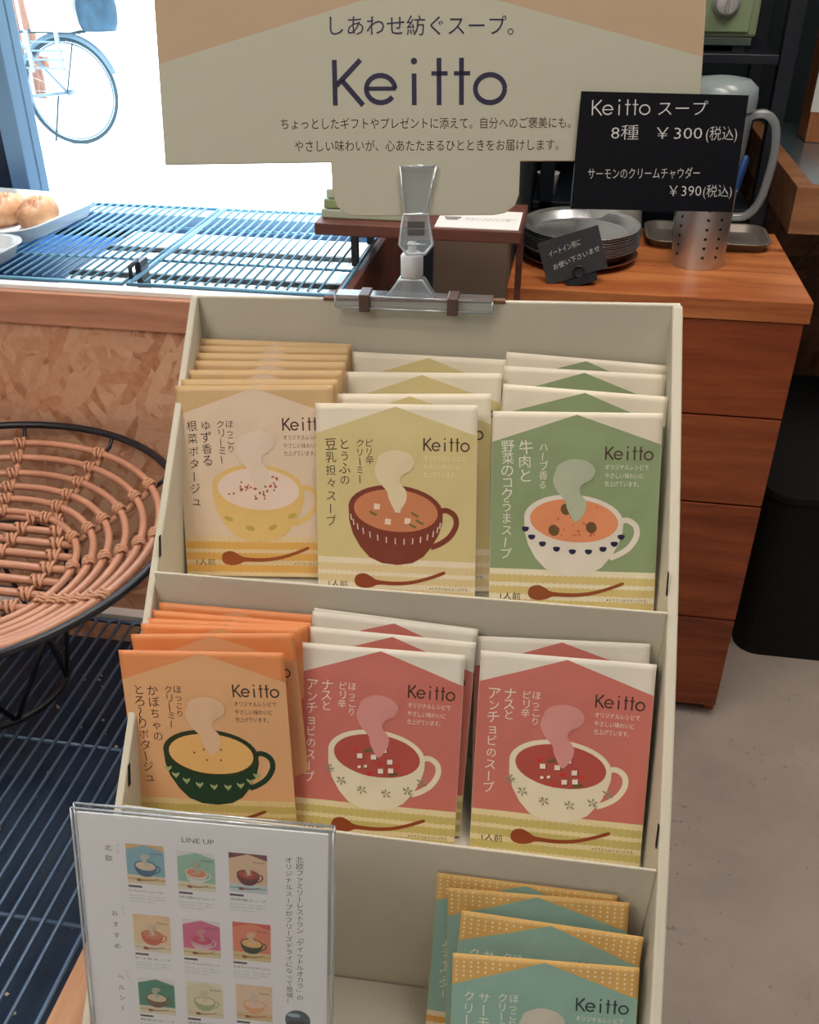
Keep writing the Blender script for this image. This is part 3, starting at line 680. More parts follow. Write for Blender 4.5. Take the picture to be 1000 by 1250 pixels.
# tray, pitcher
gt = tray('serving_tray', 0.150, 0.366, 1.795, 1.93, 0.9033, 0.016, 0.03, mat('grey_metal_tray', (140, 132, 126), 0.4, metal=0.5), 'grey rimmed tray under the clear pitcher', 'tray')
pt = empty('water_pitcher', (0.246, 1.866, 0.9055), 'tall frosted water pitcher with lid and loop handle', 'pitcher')
FROST = clear('frosted_plastic', (0.88, 0.93, 0.96), 0.10, 0.2, veil=0.30, veilcol=(0.78, 0.84, 0.88))
MB().lathe([(0, 0.001), (0.044, 0.001), (0.050, 0.006), (0.058, 0.20), (0.060, 0.238), (0.056, 0.238), (0.054, 0.20), (0.046, 0.008), (0, 0.006)], (0, 0, 0), FROST, 40).build('jug_body', pt)
MB().lathe([(0.0615, 0.232), (0.0625, 0.25), (0.060, 0.268), (0.046, 0.280), (0.02, 0.284), (0, 0.285)], (0, 0, 0), mat('grey_lid_plastic', (150, 162, 166), 0.25, spec=0.7), 40).build('lid', pt)
hp = [(0.054, -0.005, 0.222), (0.078, -0.008, 0.226), (0.098, -0.01, 0.210), (0.106, -0.01, 0.17), (0.104, -0.01, 0.12), (0.096, -0.01, 0.075), (0.078, -0.008, 0.050), (0.052, -0.005, 0.045)]
def catmull(p, sub=5):
    out = []; n = len(p)
    for i in range(n - 1):
        q = [Vector(p[max(i - 1, 0)]), Vector(p[i]), Vector(p[i + 1]), Vector(p[min(i + 2, n - 1)])]
        for j in range(sub):
            t = j / sub; out.append(0.5 * (2 * q[1] + (q[2] - q[0]) * t + (2 * q[0] - 5 * q[1] + 4 * q[2] - q[3]) * t * t + (3 * q[1] - q[0] - 3 * q[2] + q[3]) * t ** 3))
    return out + [Vector(p[-1])]
hp2 = catmull(hp)
MB().tube(hp2, 0.0078, FROST, 10).build('handle', pt)
jg = empty('canister', (0.072, 1.87, 0.9033), 'tapered pale plastic canister between the plates and the pitcher', 'canister')
MB().lathe([(0, 0), (0.062, 0.0), (0.068, 0.006), (0.050, 0.16), (0.046, 0.166), (0, 0.167)], (0, 0, 0), mat('milky_canister', (186, 190, 186), 0.4), 32).build('canister_body', jg)
MB().lathe([(0.049, 0.1672), (0.052, 0.174), (0.03, 0.182), (0, 0.183)], (0, 0, 0), mat('grey_lid_plastic', (150, 162, 166), 0.3), 32).build('lid', jg)
# things left of the canister on the counter
tag(MB().lathe([(0, 0), (0.020, 0), (0.026, 0.045), (0.027, 0.047), (0.025, 0.047), (0.019, 0.003), (0, 0.002)], (0, 0, 0), WHITEP, 28).build('paper_cup', loc=(-0.058, 2.33, 0.8705)), 'small white paper cup on the black shelf behind the plates', 'cup')

# ================================================================ STEEL TOPPED WORK TABLE, RIGHT
wt = empty('work_table', (0.75, 2.3, 0), 'wooden edged work table with steel top at the right edge', 'table')
X0, Y0 = 0.434, 1.995
WOODR = wood('brown_oak_edge', (134, 88, 58), (176, 122, 84), 'X', 1.0, 0.45, False, seed=7.0)
part(MB().box((X0, Y0, 0.888), (1.3, Y0 + 0.03, 0.98), WOODR), 'front_apron', wt, 0.0015)
part(MB().box((X0, Y0 + 0.03, 0.888), (X0 + 0.035, 2.72, 0.98), WOODR), 'side_apron', wt, 0.0015)
part(MB().box((X0 + 0.035, Y0 + 0.03, 0.962), (1.3, 2.72, 0.978), mat('blue_grey_steel_sheet', (150, 176, 190), 0.25, metal=0.8)), 'steel_sheet', wt)
part(MB().box((X0 + 0.04, 2.64, 0.0), (X0 + 0.08, 2.68, 0.888), mat('dark_leg_wood', (60, 40, 32), 0.6)), 'leg', wt)
part(MB().box((0.80, Y0 + 0.002, 0.0), (0.84, Y0 + 0.04, 0.888), WOODR), 'leg', wt, 0.001)
part(MB().box((1.25, Y0 + 0.002, 0.0), (1.29, Y0 + 0.04, 0.888), WOODR), 'leg', wt, 0.001)
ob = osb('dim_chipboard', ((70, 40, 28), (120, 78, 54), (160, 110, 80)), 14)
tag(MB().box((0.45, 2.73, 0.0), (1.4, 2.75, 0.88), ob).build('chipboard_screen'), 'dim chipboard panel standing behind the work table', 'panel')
DK = mat('matt_black_fabric', (12, 12, 14), 0.9)
bag = empty('black_bin', (0.62, 2.08, 0), 'large matt black bin in the shade under the work table', 'bin')
part(MB().prism(rrect(0.462, 0.78, 1.76, 2.40, 0.05), lambda a, b, t: (a, b, t), 0.0, 0.40, DK), 'bin_body', bag)
part(MB().prism(rrect(0.458, 0.784, 1.756, 2.404, 0.05), lambda a, b, t: (a, b, t), 0.40, 0.42, DK), 'bin_lid', bag, 0.004)
# black shelving unit with green oven
sf = empty('shelf_unit', (0.2, 2.45, 0), 'black metal shelf unit carrying the green toaster oven', 'shelf')
BMT = mat('blue_black_metal', (20, 28, 40), 0.4, spec=0.6)
part(MB().box((-0.06, 2.25, 1.165), (0.400, 2.66, 1.185), BMT), 'shelf_board', sf, 0.002)
part(MB().box((-0.06, 2.25, 1.70), (0.400, 2.66, 1.72), BMT), 'shelf_board', sf, 0.002)
part(MB().box((-0.088, 2.25, 0.852), (0.400, 2.66, 0.870), BMT), 'shelf_board', sf, 0.002)
for x in (-0.074, 0.402):
    for y in (2.25, 2.62): part(MB().box((x, y, 0), (x + 0.031 if x > 0 else x + 0.032, y + 0.035, 2.0), BMT), 'post', sf, 0.002)
GRN = mat('sage_green_enamel', (132, 148, 116), 0.35, spec=0.6)
ov = empty('toaster_oven', (0.2, 2.42, 1.185), 'sage green toaster oven with silver knob on black shelf', 'toaster oven')
part(MB().box((0.0, 2.29, 1.212), (0.352, 2.56, 1.40), GRN), 'oven_body', ov, 0.006)
part(MB().box((0.01, 2.283, 1.222), (0.335, 2.29, 1.39), mat('sage_green_face', (140, 158, 124), 0.3)), 'face_plate', ov, 0.002)
part(MB().box((0.004, 2.292, 1.196), (0.345, 2.55, 1.212), mat('grey_green_plinth', (76, 92, 84), 0.5)), 'plinth', ov, 0.002)
for x in (0.02, 0.31):
    for y in (2.30, 2.52): part(MB().box((x, y, 1.185), (x + 0.025, y + 0.02, 1.196), BMT), 'foot', ov)
KM = Matrix.Rotation(R(90), 4, 'X')
knob = part(MB().lathe([(0.029, 0), (0.029, 0.004), (0.0245, 0.006), (0.0235, 0.020), (0.020, 0.022), (0, 0.022)], (0.281, 2.283, 1.277), mat('silver_knob', (216, 216, 216), 0.35, metal=0.5), 28, M=KM), 'knob', ov)
part(MB().box((0.278, 2.255, 1.258), (0.284, 2.262, 1.297), STEEL), 'knob_grip', knob, 0.001).matrix_parent_inverse = Matrix.Identity(4)
cb = MB().tube([(0.22, 2.5, 1.165), (0.20, 2.45, 1.13), (0.13, 2.42, 1.10), (0.10, 2.5, 1.0)], 0.004, BMT, 6)
tag(cb.build('power_cable'), 'thin black cable hanging under the black shelf', 'cable')
# pillar with notice at right edge
pl = empty('pillar', (0.6, 2.6, 0.978), 'wooden block pillar wrapped with white printed paper at right edge', 'pillar')
part(MB().box((0.53, 2.46, 0.9785), (0.66, 2.56, 1.6), wood('block_pillar', (150, 86, 50), (186, 120, 76), 'Z', 1.0, 0.5, False)), 'block', pl, 0.002)
part(MB().box((0.5285, 2.4585, 1.045), (0.6615, 2.4598, 1.6), WHITEP), 'paper_wrap', pl)
pr = Print(); pr.line('OPEN', 14, 60, 90, 9, INKB, 1); 
for k in range(6): pr.ribbon([(10, 210 - 9 * k), (90, 210 - 9 * k)], 2.0, mat('faint_print', (150, 146, 140)), 1)
pr = Print()
pr.ribbon([(60 + 16 * cos(t / 20 * 2 * pi), 250 + 16 * sin(t / 20 * 2 * pi)) for t in range(20)], 3, INKB, 1, True)
pr.ribbon([(60 + 8 * cos(t / 20 * 2 * pi), 250 + 8 * sin(t / 20 * 2 * pi)) for t in range(20)], 2, INKB, 1, True)
for k in range(7): pr.ribbon([(24, 205 - 10 * k), (96, 205 - 10 * k)], 1.6, mat('faint_print', (150, 146, 140)), 1)
pr.ribbon([(14, 88), (34, 90)], 3, INKB, 1)
o = pr.build('printed_marks', pl); tag(o, kind='stuff'); o.matrix_parent_inverse = pl.matrix_basis.inverted()
o.matrix_local = Matrix.Translation((0.53, 2.458, 0.98)) @ Matrix.Rotation(R(90), 4, 'X')

# ================================================================ DISPLAY BOX
BO = (-0.1067, 0.7316, 1.1585); BT = 0.0402; WA, WB = 0.0051, 0.0354
def Lw(u, v, w):
    ex = (cos(BT), sin(BT)); ey = (-sin(BT), cos(BT))
    if u > 0.17: u = u + 0.0045 * sin(pi * min(max(w / 0.45, 0), 1))
    return (BO[0] + ex[0] * u - ey[0] * v, BO[1] + ex[1] * u - ey[1] * v, BO[2] - w + (u / 0.2) * (WA - WB * v))
box = empty('display_box', (BO[0], BO[1], 0.62), 'cream stepped cardboard display box with three tiers of soup packets', 'display box')
def lpanel(name, u0, u1, prof, label=None, bev=0.0012, mt=None, nseg=1):
    """panel: closed profile of (v,w) extruded along u"""
    mb = MB(); us = [u0 + (u1 - u0) * i / nseg for i in range(nseg + 1)]; n = len(prof)
    vs = [Lw(u, v, w) for u in us for v, w in prof]
    fs = [tuple(range(n)), tuple(range(nseg * n + n - 1, nseg * n - 1, -1))]
    for i in range(nseg):
        for k in range(n): fs.append((i * n + (k + 1) % n, i * n + k, (i + 1) * n + k, (i + 1) * n + (k + 1) % n))
    mb.add(vs, fs, mt or CARD)
    return part(mb, name, box, bev, label)
BTM = 0.533
lpanel('back_panel', -0.2, 0.2, [(-0.006, 0.0), (-0.001, 0.0), (-0.001, BTM), (-0.006, BTM)], nseg=4)
# side panels: subdivided profile so the right one can bow outward a little
def sideprof(n=14):
    p = [(-0.001 + 0.0, 0.0)]
    for i in range(1, n + 1): w = 0.45 * i / n; p.append((0.0 + w * 0.963, w))
    p += [(0.4335, BTM)] + [(-0.001, BTM)]
    for i in range(1, n): p.append((-0.001, BTM * (1 - i / n)))
    return p
def side(u0, u1):
    mb = MB(); n = 16; rows = []
    for i in range(n + 1):
        w = BTM * i / n; vf = min(w * 0.963 + 0.001, 0.4335); rows.append((w, vf))
    vs = []
    for u in (u0, u1):
        for w, vf in rows: vs += [Lw(u, -0.001, w), Lw(u, max(vf, 0.002), w)]
    k = 2 * (n + 1); fs = []
    for i in range(n):
        a = 2 * i; fs += [(a, a + 1, a + 3, a + 2), (k + a, k + a + 2, k + a + 3, k + a + 1), (a + 1, k + a + 1, k + a + 3, a + 3), (a, a + 2, k + a + 2, k + a)]
    fs += [(0, k, k + 1, 1), (2 * n, 2 * n + 1, k + 2 * n + 1, k + 2 * n)]
    mb.add(vs, fs, CARD); return part(mb, 'side_panel', box, 0.0022)
side(-0.2, -0.194); side(0.193, 0.201)
IU = 0.1935
def fw(w, vf, v): return w - 0.22 * (vf - v)
T = [(0.0, 0.170, 0.166, 0.2115, 0.13), (0.1725, 0.288, 0.2987, 0.3545, 0.27), (0.2905, 0.4335, 0.45, 0.5035, 0.41)]
for v0, v1, wl, wf, vf in T:
    a, b_ = fw(wf, vf, v0 + 0.0005), fw(wf, vf, v1 - 0.0005)
    lpanel('tier_floor', -IU, IU - 0.001, [(v0 + 0.0005, a), (v1 - 0.0005, b_), (v1 - 0.0005, b_ + 0.003), (v0 + 0.0005, a + 0.003)], bev=0, nseg=4)
lpanel('divider', -IU, IU - 0.001, [(0.170, 0.166), (0.1722, 0.166), (0.1722, 0.50), (0.170, 0.50)], nseg=4)
lpanel('divider', -IU, IU - 0.001, [(0.288, 0.2987), (0.2902, 0.2987), (0.2902, 0.51), (0.288, 0.51)], nseg=4)
lpanel('front_panel', -IU, IU - 0.001, [(0.4335, 0.45), (0.4385, 0.45), (0.4385, BTM), (0.4335, BTM)], nseg=4)
lpanel('base_panel', -IU, IU - 0.001, [(0.0, BTM - 0.003), (0.4335, BTM - 0.003), (0.4335, BTM), (0.0, BTM)], nseg=2)
# kraft edge strip and cut slots
mb = MB(); mb.hexa([Lw(u, v, w) for w in (0.0012, -0.0012) for u, v in ((-0.087, 0.0002), (0.062, 0.0002), (0.062, -0.0062), (-0.087, -0.0062))], KRAFT); part(mb, 'kraft_edge', box)
for u, s in ((-0.1938, 1), (0.1926, -1)):
    for v, w in ((0.150, 0.150), (0.268, 0.282)):
        mb = MB(); mb.hexa([Lw(u + s * du, v + dv + dd * 0.35, w + dd) for du in (0, 0.0008) for dv, dd in ((0, -0.004), (0.003, -0.004), (0.003, 0.012), (0, 0.012))], SLOT); part(mb, 'slot', box)
# stand that carries the box
sd = empty('display_stand', (-0.1, 0.55, 0), 'plain wooden stand hidden under the cardboard display box', 'stand')
part(MB().box((-0.27, 0.36, 0.0), (0.06, 0.70, 0.59), WOODD), 'stand_body', sd, 0.002)
part(MB().box((-0.285, 0.335, 0.59), (0.065, 0.715, 0.614), WOODD), 'stand_top', sd, 0.002)

# ================================================================ SOUP PACKETS
PW, PH = 130.0, 160.0
def surf(x, y):
    a = max(0.0, 1 - (abs(x) / 64.9) ** 2.4) ** 0.6; b_ = max(0.0, min(1, (y - 4) / 18)) * max(0.0, min(1, (156 - y) / 26)); b_ = b_ * b_ * (3 - 2 * b_)
    e = 0.26 * sin(x * 0.115 + y * 0.031) * sin(y * 0.083 - x * 0.04 + 1.1) + 0.12 * sin(x * 0.21 - y * 0.16)
    edge = max(0.0, min(1, (65 - abs(x)) / 10)) * max(0.0, min(1, (160 - y) / 14)) * min(1, max(0, y) / 14)
    return 0.9 + 0.7 * a * b_ + e * edge
def pouch_mesh(mt):
    nx, ny = 26, 32; mb = MB(); vs = []
    for sgn in (1, -1):
        for j in range(ny + 1):
            for i in range(nx + 1):
                x = -PW / 2 + PW * i / nx; y = PH * j / ny
                z = surf(x, y) if sgn > 0 else (0.7 - 0.9 * (surf(x, y) - 0.9) * 0.8)
                vs.append((x / 1000, y / 1000, z / 1000))
    k = (nx + 1) * (ny + 1); fs = []; g = lambda i, j: j * (nx + 1) + i
    for j in range(ny):
        for i in range(nx):
            fs.append((g(i, j), g(i + 1, j), g(i + 1, j + 1), g(i, j + 1))); fs.append((k + g(i, j), k + g(i, j + 1), k + g(i + 1, j + 1), k + g(i + 1, j)))
    for i in range(nx): fs += [(k + g(i, 0), k + g(i + 1, 0), g(i + 1, 0), g(i, 0)), (g(i, ny), g(i + 1, ny), k + g(i + 1, ny), k + g(i, ny))]
    for j in range(ny): fs += [(g(0, j), g(0, j + 1), k + g(0, j + 1), k + g(0, j)), (k + g(nx, j), k + g(nx, j + 1), g(nx, j + 1), g(nx, j))]
    return mb.add(vs, fs, mt, True)

V = {
 'yuzu': dict(head=(214, 180, 132), field=(230, 206, 180), band=(228, 178, 96), cream=(232, 206, 160), steam=(230, 210, 190), cup=(232, 196, 124), rim=(232, 196, 124), soup=(238, 214, 198), spoon=(160, 84, 44), tx=INKB,
              cols=['ほっこり', 'クリーミー', 'ゆず香る', '根菜ポタージュ'], deco='leaf'),
 'tofu': dict(head=(236, 226, 204), field=(216, 200, 144), band=(226, 206, 160), cream=(238, 226, 200), steam=(228, 212, 176), cup=(128, 60, 44), rim=(128, 60, 44), soup=(206, 132, 92), spoon=(146, 70, 40), tx=INKB,
              cols=['ピリ辛', 'クリーミー', 'とうふの', '豆乳担々スープ'], deco='tick'),
 'beef': dict(head=(232, 222, 202), field=(144, 163, 122), band=(216, 196, 132), cream=(236, 228, 200), steam=(182, 190, 166), cup=(230, 222, 208), rim=(230, 222, 208), soup=(230, 148, 104), spoon=(150, 80, 44), tx=pm((238, 234, 220)),
              cols=['ハーブ香る', '', '牛肉と', '野菜のコクうまスープ'], deco='dot'),
 'pumpkin': dict(head=(236, 152, 94), field=(234, 180, 130), band=(206, 186, 110), cream=(232, 208, 150), steam=(234, 194, 156), cup=(34, 66, 46), rim=(50, 60, 36), soup=(242, 190, 116), spoon=(140, 72, 36), tx=INKB,
              cols=['ほっこり', 'クリーミー', 'かぼちゃの', 'とろ〜りポタージュ'], deco='wreath'),
 'nasu': dict(head=(232, 226, 212), field=(206, 120, 108), band=(206, 192, 118), cream=(236, 222, 176), steam=(220, 152, 146), cup=(238, 228, 200), rim=(238, 228, 200), soup=(184, 84, 74), spoon=(150, 72, 36), tx=pm((240, 232, 216)),
              cols=['ほっこり', 'ピリ辛', 'ナスと', 'アンチョビのスープ'], deco='flower'),
 'salmon': dict(head=(222, 178, 104), field=(146, 184, 172), band=(226, 170, 90), cream=(236, 220, 186), steam=(206, 204, 190), cup=(60, 108, 142), rim=(60, 108, 142), soup=(236, 214, 188), spoon=(160, 84, 44), tx=pm((236, 234, 222)),
              cols=['ほっこり', 'クリーミー', 'サーモンの', 'クリームチャウダー'], deco='none'),
}
def wavy(x0, x1, y0, y1, amp, step):
    up = []; dn = []; n = int((x1 - x0) / step)
    for i in range(n + 1):
        x = x0 + (x1 - x0) * i / n; d = amp * (1 if i % 2 else 0); up.append((x, y1 + d)); dn.append((x, y0 - d))
    return up + dn[::-1]
def art(v, P, k=1.0, ox=0.0, oy=0.0, mini=False, edge=64.7):
    """the printed picture: colour field, striped cloth, steam, cup, spoon. P: dict of Print by part"""
    X = lambda x: ox + x * k; Y = lambda y: oy + y * k; S = lambda pts: [(X(a), Y(b_)) for a, b_ in pts]
    c = {n: pm(v[n]) for n in ('head', 'field', 'band', 'cream', 'steam', 'cup', 'rim', 'soup', 'spoon')}
    E_ = edge
    P['field'].poly(S([(-E_, 35), (E_, 35), (E_, 136), (0, 158), (-E_, 136)]), c['field'], 1)
    P['field'].poly(S([(-E_, 0.6 if not mini else 0), (E_, 0.6 if not mini else 0), (E_, 35), (-E_, 35)]), c['cream'], 1)
    for y in ((24.5, 15.0, 4.5) if not mini else ()): P['field'].poly(S(wavy(-E_, E_, y, y + 5.2, 0.9, 2.2)), c['band'], 2)
    if mini: P['field'].poly(S([(-E_, 16), (E_, 16), (E_, 22), (-E_, 22)]), c['band'], 2)
    # cup
    rot = -0.06
    el = lambda cx, cy, rx, ry, a0, a1, n: [(cx + rx * cos(a0 + (a1 - a0) * i / n) * cos(rot) - ry * sin(a0 + (a1 - a0) * i / n) * sin(rot), cy + rx * cos(a0 + (a1 - a0) * i / n) * sin(rot) + ry * sin(a0 + (a1 - a0) * i / n) * cos(rot)) for i in range(n + 1)]
    P['cup'].ribbon(smooth_open(S([(33, 74), (41, 76.5), (48, 72), (49, 64), (44, 55), (36, 49), (29, 46)])), 4.4 * k, c['cup'], 3)
    body = el(0, 75, 38.5, 20, 0, pi, 20) + [(-38, 66), (-35, 55), (-29, 44.5), (-21, 36), (-11, 31.5), (2, 30.5), (14, 32.5), (23, 38), (30, 47), (35.5, 57), (38.3, 67)]
    P['cup'].poly(S(body), c['cup'], 4)
    P['cup'].poly(S(el(0, 75.5, 38.6, 20.2, 0, 2 * pi, 34)[:-1]), c['rim'], 5)
    P['cup'].poly(S(el(0.3, 75, 34.3, 17.2, 0, 2 * pi, 34)[:-1]), c['soup'], 6)
    rn = random.Random(9)
    arc = lambda t, dy: (38.5 * cos(t), 75 + dy + 20 * sin(t) - 2.3 * cos(t))
    dco = v['deco']
    if not mini:
        if dco == 'tick':
            for i in range(15):
                t = pi + 0.18 + i * (pi - 0.36) / 14; a = arc(t, -2.5); P['cup'].ribbon(S([(a[0] * 0.97, a[1]), (a[0] * 0.95, a[1] - 5)]), 0.9 * k, pm((230, 214, 196)), 7)
            for x, y, m_ in ((-15, 78, 1), (2, 76, 1), (10, 67, 1), (-6, 66, 1), (-18, 72, 0), (16, 72, 0), (14, 63, 0), (-2, 84, 0), (20, 66, 0)):
                if m_: P['cup'].poly(S([(x - 2.6, y - 2.2), (x + 2.2, y - 2.6), (x + 2.8, y + 2.0), (x - 2, y + 2.6)]), pm((240, 214, 190)), 7)
                else: P['cup'].ribbon(S([(x - 3, y + 2), (x, y), (x + 3, y - 1)]), 1.6 * k, pm((110, 112, 60)), 7)
        elif dco == 'dot':
            for i in range(9):
                t = pi + 0.25 + i * (pi - 0.5) / 8; a = arc(t, -2.6); P['cup'].poly(S([(a[0] + 2.9 * cos(q), a[1] - 1.2 + (2.0 if sin(q) < 0 else 0.6) * 1.6 * sin(q)) for q in (2 * pi * j / 12 for j in range(12))]), pm((40, 42, 72)), 7)
            for x, y in ((-6, 84), (-15, 67), (14, 70)): P['cup'].ell(X(x), Y(y), 4.2 * k, 4.6 * k, pm((112, 84, 50)), 7, 0.4, 14)
            for i in range(26): P['cup'].ell(X(rn.uniform(-16, 18)), Y(rn.uniform(63, 86)), rn.uniform(0.5, 1.2) * k, 0.7 * k, pm((196, 92, 60)), 7, 0, 6)
        elif dco == 'wreath':
            for i in range(9):
                t = pi + 0.35 + i * (pi - 0.7) / 8; a = arc(t, -7)
                for d in (-1.6, 0, 1.6): P['cup'].ell(X(a[0] + d), Y(a[1] - 2.4 + abs(d) * 0.6), 0.9 * k, 2.3 * k, pm((176, 186, 128)), 7, -d * 0.35, 8)
            for x, y in ((-13, 76), (-5, 79), (9, 79), (-3, 70), (8, 70)): P['cup'].ell(X(x), Y(y), 0.9 * k, 0.9 * k, pm((130, 100, 50)), 7, 0, 8)
        elif dco == 'flower':
            for i in range(6):
                t = pi + 0.28 + i * (pi - 0.6) / 5; a = arc(t, -8.5)
                for q in range(5):
                    an = q * 2 * pi / 5 + i; P['cup'].ell(X(a[0] + 2.6 * cos(an)), Y(a[1] - 1.5 + 2.4 * sin(an)), 1.5 * k, 0.8 * k, pm((164, 158, 132)), 7, an, 7)
                P['cup'].ribbon(S([(a[0] - 4, a[1] + 1), (a[0] + 4, a[1] - 4)]), 0.5 * k, pm((140, 138, 116)), 7)
            for x, y in ((-13, 74), (6, 80), (11, 71), (-8, 66), (4, 63), (-2, 74), (-13, 65), (12, 64)):
                big = rn.random() < 0.7; s = 2.1 if big else 1.2
                P['cup'].poly(S([(x - s + 0.7, y - s - 0.6), (x + s + 0.7, y - s - 0.2), (x + s + 0.5, y + s - 0.2), (x - s + 0.5, y + s)]), pm((90, 36, 34)), 7)
                P['cup'].poly(S([(x - s, y - s), (x + s, y - s + 0.3), (x + s - 0.2, y + s), (x - s - 0.2, y + s - 0.3)]), pm((244, 230, 218)), 8)
            for x, y in ((-16, 79), (2, 69), (17, 68), (-5, 60)): P['cup'].ell(X(x), Y(y), 2.4 * k, 1.8 * k, pm((206, 62, 56)), 7, 0, 8)
            for x, y in ((-6, 79), (14, 61)): P['cup'].ell(X(x), Y(y), 4.5 * k, 1.7 * k, pm((118, 92, 58)), 7, 0.3, 8)
        elif dco == 'leaf':
            for x, y in ((-26, 50), (-8, 42), (11, 43), (28, 53)): P['cup'].ell(X(x), Y(y), 4 * k, 2 * k, pm((198, 172, 84)), 7, -0.3 if x < 0 else 0.4, 10)
            for i in range(44):
                x, y = rn.gauss(0, 11), 76 + rn.gauss(0, 4.5); P['cup'].ell(X(x), Y(y), rn.uniform(0.7, 1.6) * k, 0.9 * k, pm(rn.choice([(196, 84, 70), (120, 128, 66), (150, 92, 60), (206, 110, 90)])), 7, rn.random() * 3, 7)
    else:
        for i in range(8): P['cup'].ell(X(rn.gauss(0, 9)), Y(75 + rn.gauss(0, 4)), 2 * k, 1.6 * k, pm((238, 214, 190)), 7, 0, 6)
        if dco in ('dot', 'tick'):
            for i in range(9):
                t = pi + 0.25 + i * (pi - 0.5) / 8; a = arc(t, -6); P['cup'].ell(X(a[0]), Y(a[1]), 2.2 * k, 2.2 * k, pm((60, 44, 52)), 7, 0, 6)
    P['steam'].poly(S(smooth_loop([(1, 74), (-5, 84), (-7, 91), (-14, 99), (-17, 107), (-15, 114), (-13, 119), (-5, 123), (3, 123.5), (11, 121), (15.5, 115), (13, 108), (6, 104), (4, 98), (9, 91), (9, 84), (6, 78)], 4)), steam_mat(v['steam']), 9)
    P['spoon'].poly(S(smooth_loop([(-34, 15.5), (-32, 20.5), (-26, 22.3), (-20, 20), (-15, 17.2), (0, 16.4), (14, 18), (28, 22), (39, 26.4), (41, 25.6), (39, 23.6), (28, 19.2), (14, 15), (0, 13.2), (-14, 13.2), (-19, 11), (-26, 9.8), (-32, 11.5)], 3)), c['spoon'], 4)
def smooth_open(pts, sub=4):
    out = []; n = len(pts)
    for i in range(n - 1):
        p0, p1, p2, p3 = pts[max(i - 1, 0)], pts[i], pts[i + 1], pts[min(i + 2, n - 1)]
        for j in range(sub):
            t = j / sub; out.append(tuple(0.5 * (2 * p1[a] + (p2[a] - p0[a]) * t + (2 * p0[a] - 5 * p1[a] + 4 * p2[a] - p3[a]) * t * t + (3 * p1[a] - p0[a] - 3 * p2[a] + p3[a]) * t ** 3) for a in (0, 1)))
    return out + [pts[-1]]
def steam_mat(rgb):
    n = 'steam_ink_%d_%d_%d' % rgb
    return mat(n, rgb, 0.55, spec=0.35)
def packet_proto(key):
    v = V[key]; root = empty('soup_packet')
    PAPER = mat('packet_paper_' + key, v['head'], 0.42, spec=0.4, noise=0.03, nscale=25)
    pouch_mesh(PAPER).build('pouch', root)
    P = {n: Print() for n in ('field', 'cup', 'steam', 'spoon')}
    art(v, P)
    if key == 'salmon':
        dt = pm((240, 226, 190))
        for i in range(25):
            for j in range(14):
                x = -62 + i * 5.1 + (0 if j % 2 else 0); y = 112 + j * 3.5
                if y > 158.5 - abs(x) * 0.338 + 1.6 and y < 158.6: P['field'].ell(x, y, 0.95, 0.95, dt, 2, 0, 7)
    names = dict(field='colour_field', cup='cup_picture', steam='steam_picture', spoon='spoon_picture')
    for n in P: P[n].build(names[n], root, surf, 0.06, 5.0)
    rn = random.Random(len(key)); tx = v['tx']; kk = INKB if key != 'salmon' else mat('dark_green_ink', (40, 60, 56), 0.6)
    t = Print(); t.keitto(22.5, 123.5, 36.5, 10.2, kk, 3, 0.12); tag(t.build('brand_lettering', root, surf, 0.06, 5.0), kind='stuff')
    jp = tx if key in ('beef', 'nasu', 'salmon') else INKB
    t = Print()
    for s_, x1, y in (('オリジナルレシピで', 56, 116), ('やさしい味わいに', 52.5, 109.3), ('仕上げています。', 49, 103)): t.line(s_, 23, x1, y, 3.9, jp if key != 'tofu' else pm((238, 226, 190)), 3)
    t.line('※イラストはイメージです。', 28, 60, 10.5, 2.6, INKB, 3); tag(t.build('small_lettering', root, surf, 0.06, 5.0), kind='stuff')
    t = Print(); t.line('1人前', -56, -40, 9.5, 5.6, INKB, 3); tag(t.build('serving_lettering', root, surf, 0.06, 5.0), kind='stuff')
    a, b_, c, d = v['cols']; THIN[0] = -0.002; t = Print()
    if key == 'beef': t.column(a, -25, 136, 99, 6.6, tx, 3, 0.12, rn); t.column(c, -39.5, 137, 104, 9.6, tx, 3, 0.11, rn); t.column(d, -53, 137, 42, 9.0, tx, 3, 0.11, rn)
    else:
        t.column(a, -21.5, 132, 132 - 6.8 * len(a), 6.2, tx, 3, 0.12, rn); t.column(b_, -29, 132, 132 - 7.2 * len(b_), 6.6, tx, 3, 0.12, rn)
        t.column(c, -41.8, 132, 132 - (9.6 if len(c) > 3 else 8.2) * len(c), 8.2, tx, 3, 0.12, rn); t.column(d, -53.4, 132, 132 - min(84, 10.4 * len(d)), 8.4, tx, 3, 0.12, rn)
    tag(t.build('title_lettering', root, surf, 0.06, 5.0), kind='stuff'); THIN[0] = 0.0
    return root
def copy_thing(src):
    r = src.copy(); COL.objects.link(r)
    for ch in src.children:
        c = ch.copy(); COL.objects.link(c); c.parent = r
    return r
